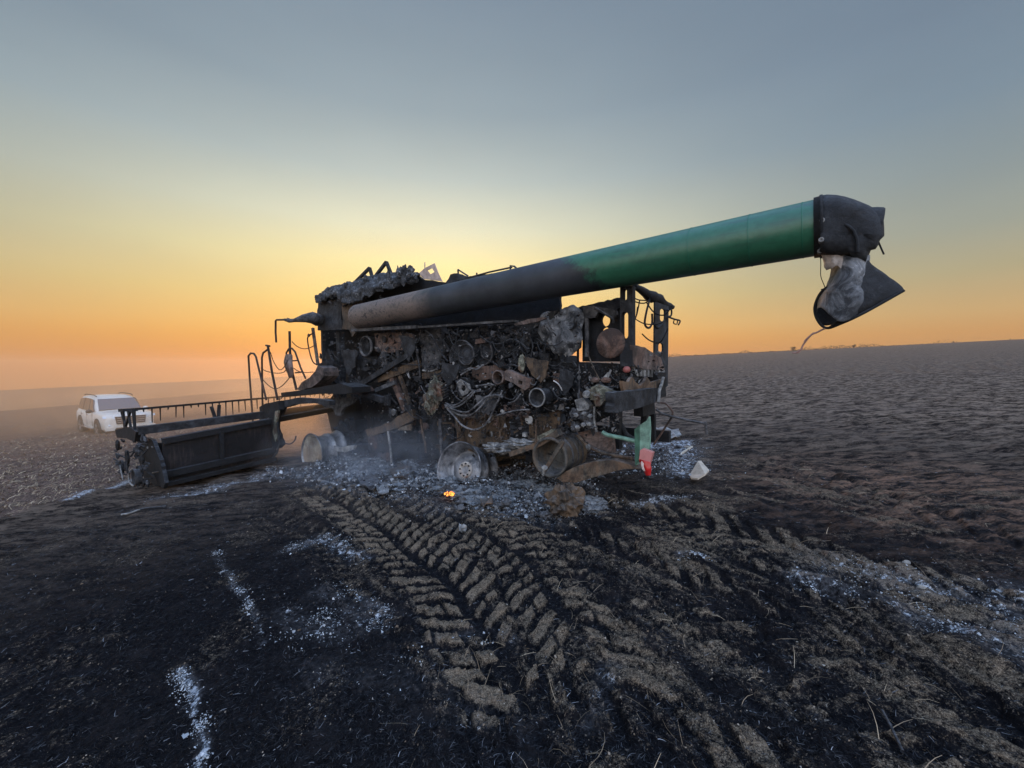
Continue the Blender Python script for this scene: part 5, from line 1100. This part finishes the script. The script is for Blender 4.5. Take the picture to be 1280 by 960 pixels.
sheet('burnt_sheet', [(448,598),(470,600),(476,612),(460,616),(450,610)], .04, GREY, 'grey flat plate in the ash left of the tilted rim')
sheet('burnt_sheet', [(600,632),(612,626),(618,634),(604,640)], .06, TAN, 'tan scrap plate in the ash below the tilted rim')
mb = MB(); c = GP(707,643,.13); mb.lump(c, Vector((.19,.05,0)), Vector((-.04,.14,0)), Vector((0,0,.17)), .30, 12, 18, 3); thing_mb(mb, 'burnt_tyre_remnant', BROWN, 'round charred lump of tyre remains with a rusty edge in front of the drum', 'burnt tyre')
mb = MB(); c = GP(578,662,.02); mb.lump(c, Vector((.045,0,0)), Vector((0,.04,0)), Vector((0,0,.04)), .4, 14, 9); thing_mb(mb, 'white_lump', PALE, 'small white crumbled lump on the soil below the flame', 'lump')
for pts, lb, mt in ((((152,647),(180,640),(208,636)), 'long charred rod lying on the ground in front of the header', SOOT), (((152,647),(160,646),(175,642)), 'short ash white rod at the left end of the charred rod', PALE)):
    mb = MB(); mb.sweep([GP(x, y, .03) for x, y in pts], .012, 6); thing_mb(mb, 'metal_rod', mt, lb, 'rod')
for x, y, s_, lb in ((1134,703,.022,'pale rounded stone on the clods at the right'), (1126,702,.014,'flatter pale stone left of the rounded one'), (1152,735,.018,'whitish knobbly stone below the two pale stones')):
    mb = MB(); mb.lump(GP(x, y, s_*.5), Vector((s_*1.4,0,0)), Vector((0,s_,0)), Vector((0,0,s_*.7)), .15, int(x), 9); thing_mb(mb, 'stone', plain('pale_stone', (.30,.28,.25,1), .9, .4, scale=40), lb, 'stone')
for pts, lb in ((((398,605),(420,607),(446,601)), 'long pale bent rod in the ash under the cab platform'), (((470,610),(500,607),(530,604)), 'pale flat bar lying in the ash beside the brown sheet')):
    mb = MB(); mb.sweep([GP(x, y, .05) for x, y in pts], .02, 6); thing_mb(mb, 'pale_rod', PALE, lb, 'rod')
for pts, lb in ((((1103,890),(1112,920),(1128,945)), 'charred twig standing in the soil at the lower right'),):
    mb = MB(); mb.sweep([GP(x, y, .03) for x, y in pts], .006, 6); thing_mb(mb, 'twig', SOOT, lb, 'twig')

# ember flame beside the tilted rim
m, nt, bs, mo = new_mat('flame'); tcn = N(nt, 'ShaderNodeTexCoord').outputs['Object']
em = ramp(nt, [(.3, (1,.10,.01,1)), (.6, (1,.42,.06,1))]); nt.links.new(noise(nt, 30, 3, .6, tcn), em.inputs[0]); nt.links.new(em.outputs[0], bs.inputs['Emission Color']); bs.inputs['Emission Strength'].default_value = 2.2; bs.inputs['Base Color'].default_value = (.3,.1,.02,1)
mb = MB(); c = GP(562,624,.07); rg = random.Random(3)
for i in range(14):
    p = c+Vector((rg.uniform(-.06,.06), rg.uniform(-.03,.03), 0)); h = rg.uniform(.02,.055); mb.sweep([p, p+Vector((rg.uniform(-.01,.01),0,h*.5)), p+Vector((rg.uniform(-.02,.02),0,h))], [rg.uniform(.008,.016), .009, .001], 6)
thing_mb(mb, 'flame', m, 'small orange flame still burning at the foot of the tilted rim', 'flame')['kind'] = 'thing'

# ================================================================== stuff: ash and scrap under the wreck
def scatter_mesh(n, pos_fn, size_fn, seed, up=.4, quad=True, curl=.5):
    rg = np.random.default_rng(seed); P = pos_fn(rg, n); n = len(P); s = size_fn(rg, n)[:, None]
    a = rg.normal(size=(n, 3)); a[:, 2] *= up; a /= np.linalg.norm(a, axis=1, keepdims=True)
    b = rg.normal(size=(n, 3)); b[:, 2] *= up; b -= (b*a).sum(1, keepdims=True)*a; b /= np.linalg.norm(b, axis=1, keepdims=True); c = np.cross(a, b)
    k = rg.uniform(.4, 1.1, (n, 1)); bend = rg.uniform(-curl, curl, (n, 1))
    V = np.stack([P-a*s-b*s*k+c*s*bend, P+a*s-b*s*k*rg.uniform(.3,1,(n,1))-c*s*bend, P+a*s*rg.uniform(.4,1,(n,1))+b*s*k+c*s*bend, P-a*s*rg.uniform(.3,1,(n,1))+b*s*k-c*s*bend], 1).reshape(-1, 3)
    q = np.arange(n*4).reshape(n, 4); t = np.concatenate([q[:, [0,1,2]], q[:, [0,2,3]]])
    return V, t, np.repeat(rg.random(n), 4)
ZONES = [((395,560,475,612), 6000, .55), ((470,580,560,625), 3800, .45), ((600,590,745,650), 10000, .5), ((560,600,640,640), 2200, .5), ((740,560,860,600), 2200, .3), ((330,585,420,605), 1300, .3), ((640,575,700,600), 1200, .4)]
def heap_pos(rg, n):
    out_ = []
    for (x0, y0, x1, y1), m_, hgt in ZONES:
        A = np.array([[*PG(x, y).xy] for x, y in ((x0, y1), (x1, y1), (x1, y0), (x0, y0))]); u = rg.beta(1.6, 1.6, (m_, 1)); v = rg.beta(1.6, 1.6, (m_, 1))
        q = (A[0]*(1-u)+A[1]*u)*(1-v)+(A[3]*(1-u)+A[2]*u)*v; q = q+rg.normal(size=q.shape)*.06
        clump = sstep(.42, .62, fbm(q[:, 0]*4, q[:, 1]*4, 3, 333)); keep = rg.random(len(q)) < .25+.75*clump; q = q[keep]; cl = clump[keep]
        z = field(q[:, 0], q[:, 1])[0]+cl*rg.random(len(q))*.13*hgt/.5+rg.random(len(q))*.03; out_.append(np.column_stack([q, z]))
    return np.vstack(out_)
V, t, rnd = scatter_mesh(1, heap_pos, lambda rg, n: np.minimum(np.exp(rg.normal(-4.75, .6, n)), .026), 5, .5)
me = np_mesh('scrap', V, None, t); fattr(me, 'rnd', rnd)
m, nt, bs, mo = new_mat('ash_flakes'); rr_ = ramp(nt, [(0,(.012,.014,.018,1)),(.34,(.035,.038,.045,1)),(.55,(.11,.12,.135,1)),(.80,(.24,.26,.28,1)),(.95,(.46,.49,.52,1)),(1,(.12,.09,.07,1))]); nt.links.new(attr(nt, 'rnd'), rr_.inputs[0]); nt.links.new(rr_.outputs[0], bs.inputs['Base Color']); bs.inputs['Roughness'].default_value = .95
ASHM = m
tag(link('ash_and_scrap', me, ASHM), 'heaps of grey ash, flakes and small scrap around the wheels of the wreck', 'ash', kind='stuff')
mb = MB(); rg = random.Random(9)
for i in range(150):
    (x0, y0, x1, y1), _, _ = rg.choice(ZONES); x = rg.uniform(x0, x1); y = rg.uniform(y0, y1); p = PG(x, y); s_ = rg.uniform(.02, .07); mb.lump(p+Vector((0,0,s_*.5)), Vector((s_,0,0)), Vector((0,s_,0)), Vector((0,0,s_*rg.uniform(.4,.9))), .5, i, 6)
tag(mb.build('charred_rubble', GREY), 'charred lumps and rubble lying in the ash below the wreck', 'rubble', kind='stuff')
mb = MB(); rg = random.Random(19)
for i in range(110):
    (x0, y0, x1, y1), _, _ = rg.choice(ZONES[:4]); p = PG(rg.uniform(x0, x1), rg.uniform(y0, y1-12)); s_ = rg.uniform(.06, .17); mb.lump(p+Vector((0,0,.01)), Vector((s_,s_*.3,0)), Vector((-s_*.3,s_*.8,0)), Vector((0,0,s_*rg.uniform(.25,.5))), .5, i+50, 9)
m, nt, bs, mo = new_mat('soft_ash'); tcn = N(nt, 'ShaderNodeTexCoord').outputs['Object']; f1 = noise(nt, 13, 8, .78, tcn, .5)
nt.links.new(mixc(nt, mrange(nt, f1, .40, .60), (.012, .014, .018, 1), (.25, .27, .29, 1)), bs.inputs['Base Color']); bs.inputs['Roughness'].default_value = 1
bp = N(nt, 'ShaderNodeBump', i_Strength=1., i_Distance=.03); nt.links.new(f1, bp.inputs['Height']); nt.links.new(bp.outputs[0], bs.inputs['Normal'])
tag(mb.build('ash_mounds', m), 'soft blue grey mounds of ash between the wheels', 'ash', kind='stuff')
# ash crumbs along the white streaks
def ash_pos(rg, n):
    out_ = []
    for pts, wd, st in ASH[:18]:
        L = sum(math.dist(a, b) for a, b in zip(pts, pts[1:])); m_ = int(2200*L*min(1, wd/.1+.3)*st)
        for a, b in zip(pts, pts[1:]):
            k_ = int(m_*math.dist(a, b)/L); u = rg.random((k_, 1)); q = np.array(a)*(1-u)+np.array(b)*u+rg.normal(size=(k_, 2))*wd*.8
            q = q[rg.random(len(q)) < .06+.94*sstep(.5, .66, fbm(q[:, 0]*7, q[:, 1]*7, 3, 77))]; out_.append(np.column_stack([q, field(q[:, 0], q[:, 1])[0]+.004+rg.random(len(q))*.012]))
    return np.vstack(out_)
V, t, rnd = scatter_mesh(1, ash_pos, lambda rg, n: np.exp(rg.normal(-5.95, .5, n)), 6, .4)
me = np_mesh('ash', V, None, t); fattr(me, 'rnd', .80+.15*rnd)
tag(link('white_ash_crumbs', me, ASHM), 'white ash crumbs in broken streaks across the black soil', 'ash', kind='stuff')

# charred stubble: short curled burnt stalks over the near ground
def stubble(n, seed, rmin, rmax, fn, L0_, L1_, wd, spread=62, upf=.5):
    rg = np.random.default_rng(seed); r = np.exp(rg.uniform(math.log(rmin), math.log(rmax), n)); a = np.radians(rg.uniform(-spread, spread, n)); x = np.sin(a)*r; y = np.cos(a)*r
    z, soil, unb, ash, dz = field(x, y); keep = fn(rg, x, y, soil, unb, ash); x, y, z, r = x[keep], y[keep], z[keep], r[keep]; n = len(x)
    az = rg.uniform(0, 6.283, n); L = rg.uniform(L0_, L1_, n); w_ = wd*rg.uniform(.6, 1.4, n)*np.maximum(1, r/3.0); up = rg.uniform(0, upf, n); turn = rg.uniform(-1.6, 1.6, n)
    K = 4; P = np.column_stack([x, y, z-.003]); pts = []
    for i in range(K):
        pts.append(P.copy()); aa = az+turn*i/K; e = up*(1-i/K*1.6); P = P+np.column_stack([np.cos(aa)*np.cos(e), np.sin(aa)*np.cos(e), np.sin(e)])*(L/(K-1))[:, None]
    V = np.empty((n, K, 2, 3)); sd = np.column_stack([-np.sin(az+turn*.4), np.cos(az+turn*.4), np.zeros(n)])
    for i in range(K): hw = (w_*(1-.7*i/(K-1)))[:, None]*.5; V[:, i, 0] = pts[i]-sd*hw; V[:, i, 1] = pts[i]+sd*hw+np.array([0, 0, 1])*hw
    b = (np.arange(n)*K*2)[:, None]; q = np.concatenate([b+np.array([[2*i, 2*i+1, 2*i+3, 2*i+2]]) for i in range(K-1)])
    return V.reshape(-1, 3), q, np.repeat(rg.random(n), K*2)
m, nt, bs, mo = new_mat('charred_stalk'); rr_ = ramp(nt, [(0,(.0025,.0028,.004,1)),(.66,(.008,.0085,.011,1)),(.93,(.034,.036,.042,1)),(.99,(.11,.115,.125,1)),(1,(.34,.35,.38,1))]); nt.links.new(attr(nt, 'rnd'), rr_.inputs[0]); nt.links.new(rr_.outputs[0], bs.inputs['Base Color']); bs.inputs['Roughness'].default_value = .75; bs.inputs['Specular IOR Level'].default_value = .2
V, q, rnd = stubble(330000, 21, 1.0, 7.5, lambda rg, x, y, s, u, a: (rg.random(len(x)) < np.clip(1.05-1.0*s, .12, 1)) & (u < .5), .012, .042, .0026)
me = np_mesh('stalks', V, q); fattr(me, 'rnd', rnd); tag(link('charred_stubble', me, m), 'short curled burnt stalks matting the black ground', 'burnt stubble', kind='stuff')
m, nt, bs, mo = new_mat('dry_straw'); rr_ = ramp(nt, [(0,(.10,.075,.045,1)),(.6,(.22,.16,.10,1)),(1,(.42,.33,.22,1))]); nt.links.new(attr(nt, 'rnd'), rr_.inputs[0]); nt.links.new(rr_.outputs[0], bs.inputs['Base Color']); bs.inputs['Roughness'].default_value = .7
V, q, rnd = stubble(5200, 22, 1.2, 10, lambda rg, x, y, s, u, a: (x > -.5) & (rg.random(len(x)) < .12+.5*s), .04, .15, .0026, upf=.9)
V2, q2, r2 = stubble(60000, 23, 6, 30, lambda rg, x, y, s, u, a: (u > .4), .04, .12, .0035, upf=1.2)
me = np_mesh('straw', np.vstack([V, V2]), np.vstack([q, q2+len(V)])); fattr(me, 'rnd', np.concatenate([rnd, r2])); tag(link('straw', me, m), 'scattered dry straw on the clods and the unburnt stubble on the left', 'straw', kind='stuff')

# ================================================================== smoke
def smoke(name, c, rad, dens, col, label, seed=0, scale=1.4, aniso=.3):
    mb = MB(); mb.lump(Vector((0,0,0)), Vector((rad[0],0,0)), Vector((0,rad[1],0)), Vector((0,0,rad[2])), .0001, 1, 10)
    me = bpy.data.meshes.new(name); me.from_pydata(mb.v, [], mb.f)
    import bmesh
    bm = bmesh.new(); bm.from_mesh(me); bmesh.ops.remove_doubles(bm, verts=bm.verts, dist=1e-4); bmesh.ops.recalc_face_normals(bm, faces=bm.faces)
    if bm.calc_volume(signed=True) < 0: bmesh.ops.reverse_faces(bm, faces=bm.faces)
    bm.to_mesh(me); bm.free()
    m = bpy.data.materials.new(name+'_air'); m.use_nodes = True; nt = m.node_tree; nt.nodes.clear()
    pv = N(nt, 'ShaderNodeVolumePrincipled'); pv.inputs['Color'].default_value = col; pv.inputs['Anisotropy'].default_value = aniso
    tcn = N(nt, 'ShaderNodeTexCoord').outputs['Object']; dv = N(nt, 'ShaderNodeVectorMath', operation='DIVIDE'); nt.links.new(tcn, dv.inputs[0]); dv.inputs[1].default_value = rad
    ln = N(nt, 'ShaderNodeVectorMath', operation='LENGTH'); nt.links.new(dv.outputs[0], ln.inputs[0]); fall = mrange(nt, ln.outputs['Value'], .98, .15)
    f = noise(nt, scale, 4, .6, tcn, .6); d = mth(nt, 'MULTIPLY', mth(nt, 'MULTIPLY', mrange(nt, f, .34, .68), fall), dens); nt.links.new(d, pv.inputs['Density'])
    mo = N(nt, 'ShaderNodeOutputMaterial'); nt.links.new(pv.outputs[0], mo.inputs['Volume'])
    o = link(name, me, m); o.location = c; tag(o, label, 'smoke', kind='stuff')
s1 = PG(480, 606); smoke('smoke', (s1.x-.2, s1.y+.2, s1.z+.35), (1.9, .9, .75), .65, (.80, .88, 1.0, 1), 'thin bluish smoke rising from the embers between the wheels', 1, 2.2)
s2 = PF(385, 528, 8.3); smoke('smoke', (s2.x-.2, s2.y+.4, s2.z+.1), (1.9, 1.4, 1.1), .9, (1.0, .80, .56, 1), 'thin brownish smoke drifting between the header and the cab platform', 2, 1.0, .65)
smoke('smoke', (-14, 27, -1.0), (24, 20, 3.2), .10, (1.0, .80, .58, 1), 'low brown smoke drifting over the stubble around the white car', 3, .25, .65)

# soil crumbs on the trodden bars and between the clods
def crumb_pos(rg, n):
    r = np.exp(rg.uniform(math.log(1.1), math.log(9), 90000)); a = np.radians(rg.uniform(-58, 58, 90000)); x = np.sin(a)*r; y = np.cos(a)*r
    z, soil, unb, ash, dz = field(x, y); k = rg.random(len(x)) < np.clip(.04+.8*soil, 0, 1); return np.column_stack([x, y, z+.002])[k]
V, t, rnd = scatter_mesh(1, crumb_pos, lambda rg, n: np.exp(rg.normal(-5.9, .5, n)), 61, .7)
me = np_mesh('crumbs', V, None, t); fattr(me, 'rnd', rnd)
m, nt, bs, mo = new_mat('soil_crumb'); rr_ = ramp(nt, [(0,(.02,.017,.015,1)),(.5,(.10,.078,.058,1)),(.9,(.20,.16,.12,1)),(1,(.34,.30,.25,1))]); nt.links.new(attr(nt, 'rnd'), rr_.inputs[0]); nt.links.new(rr_.outputs[0], bs.inputs['Base Color']); bs.inputs['Roughness'].default_value = .95
tag(link('soil_crumbs', me, m), 'dry brown crumbs of soil on the tread bars and clods', 'soil crumbs', kind='stuff')
# ragged far-off scrub along the skyline on the right
rg = np.random.default_rng(44); V = []; T = []
for i in range(5200):
    px = rg.uniform(835, 1290); D = rg.uniform(150, 190); u = (px-640)/FPX; x = u*D; z = float(base_z(x, D)); hh = max(0, (fbm(np.array([px*.045]), np.array([3.]), 4, 5)[0]-.42))*4.2
    p = Vector((x, D, z+rg.random()**1.5*hh)); s_ = rg.uniform(.1, .32); a = Vector(rg.normal(size=3)).normalized()*s_; b = Vector(rg.normal(size=3)).normalized()*s_; k_ = len(V); V += [p-a, p+b, p+a]; T.append((k_, k_+1, k_+2))
me = bpy.data.meshes.new('scrub'); me.from_pydata(V, [], T); tag(link('distant_scrub', me, LEAF), 'ragged line of far-off scrub along the skyline on the right', 'scrub', kind='stuff')
gz = [v.co.z for v in bpy.data.objects['hills'].data.vertices]
_g = bpy.data.objects['ground'].data; _c = np.empty(len(_g.vertices)*3, np.float32); _g.vertices.foreach_get('co', _c); _z = _c.reshape(-1, 3)[:, 2]
hz = link('haze', box_mesh('haze', (-4000, -1700, min(min(gz), float(_z.min()))-1), (1700, 1700, max(float(_z.max()), 6)+1)), bpy.data.materials['haze_air'])
tag(hz, 'thin warm evening haze and smoke hanging over the whole field', 'haze', kind='stuff')
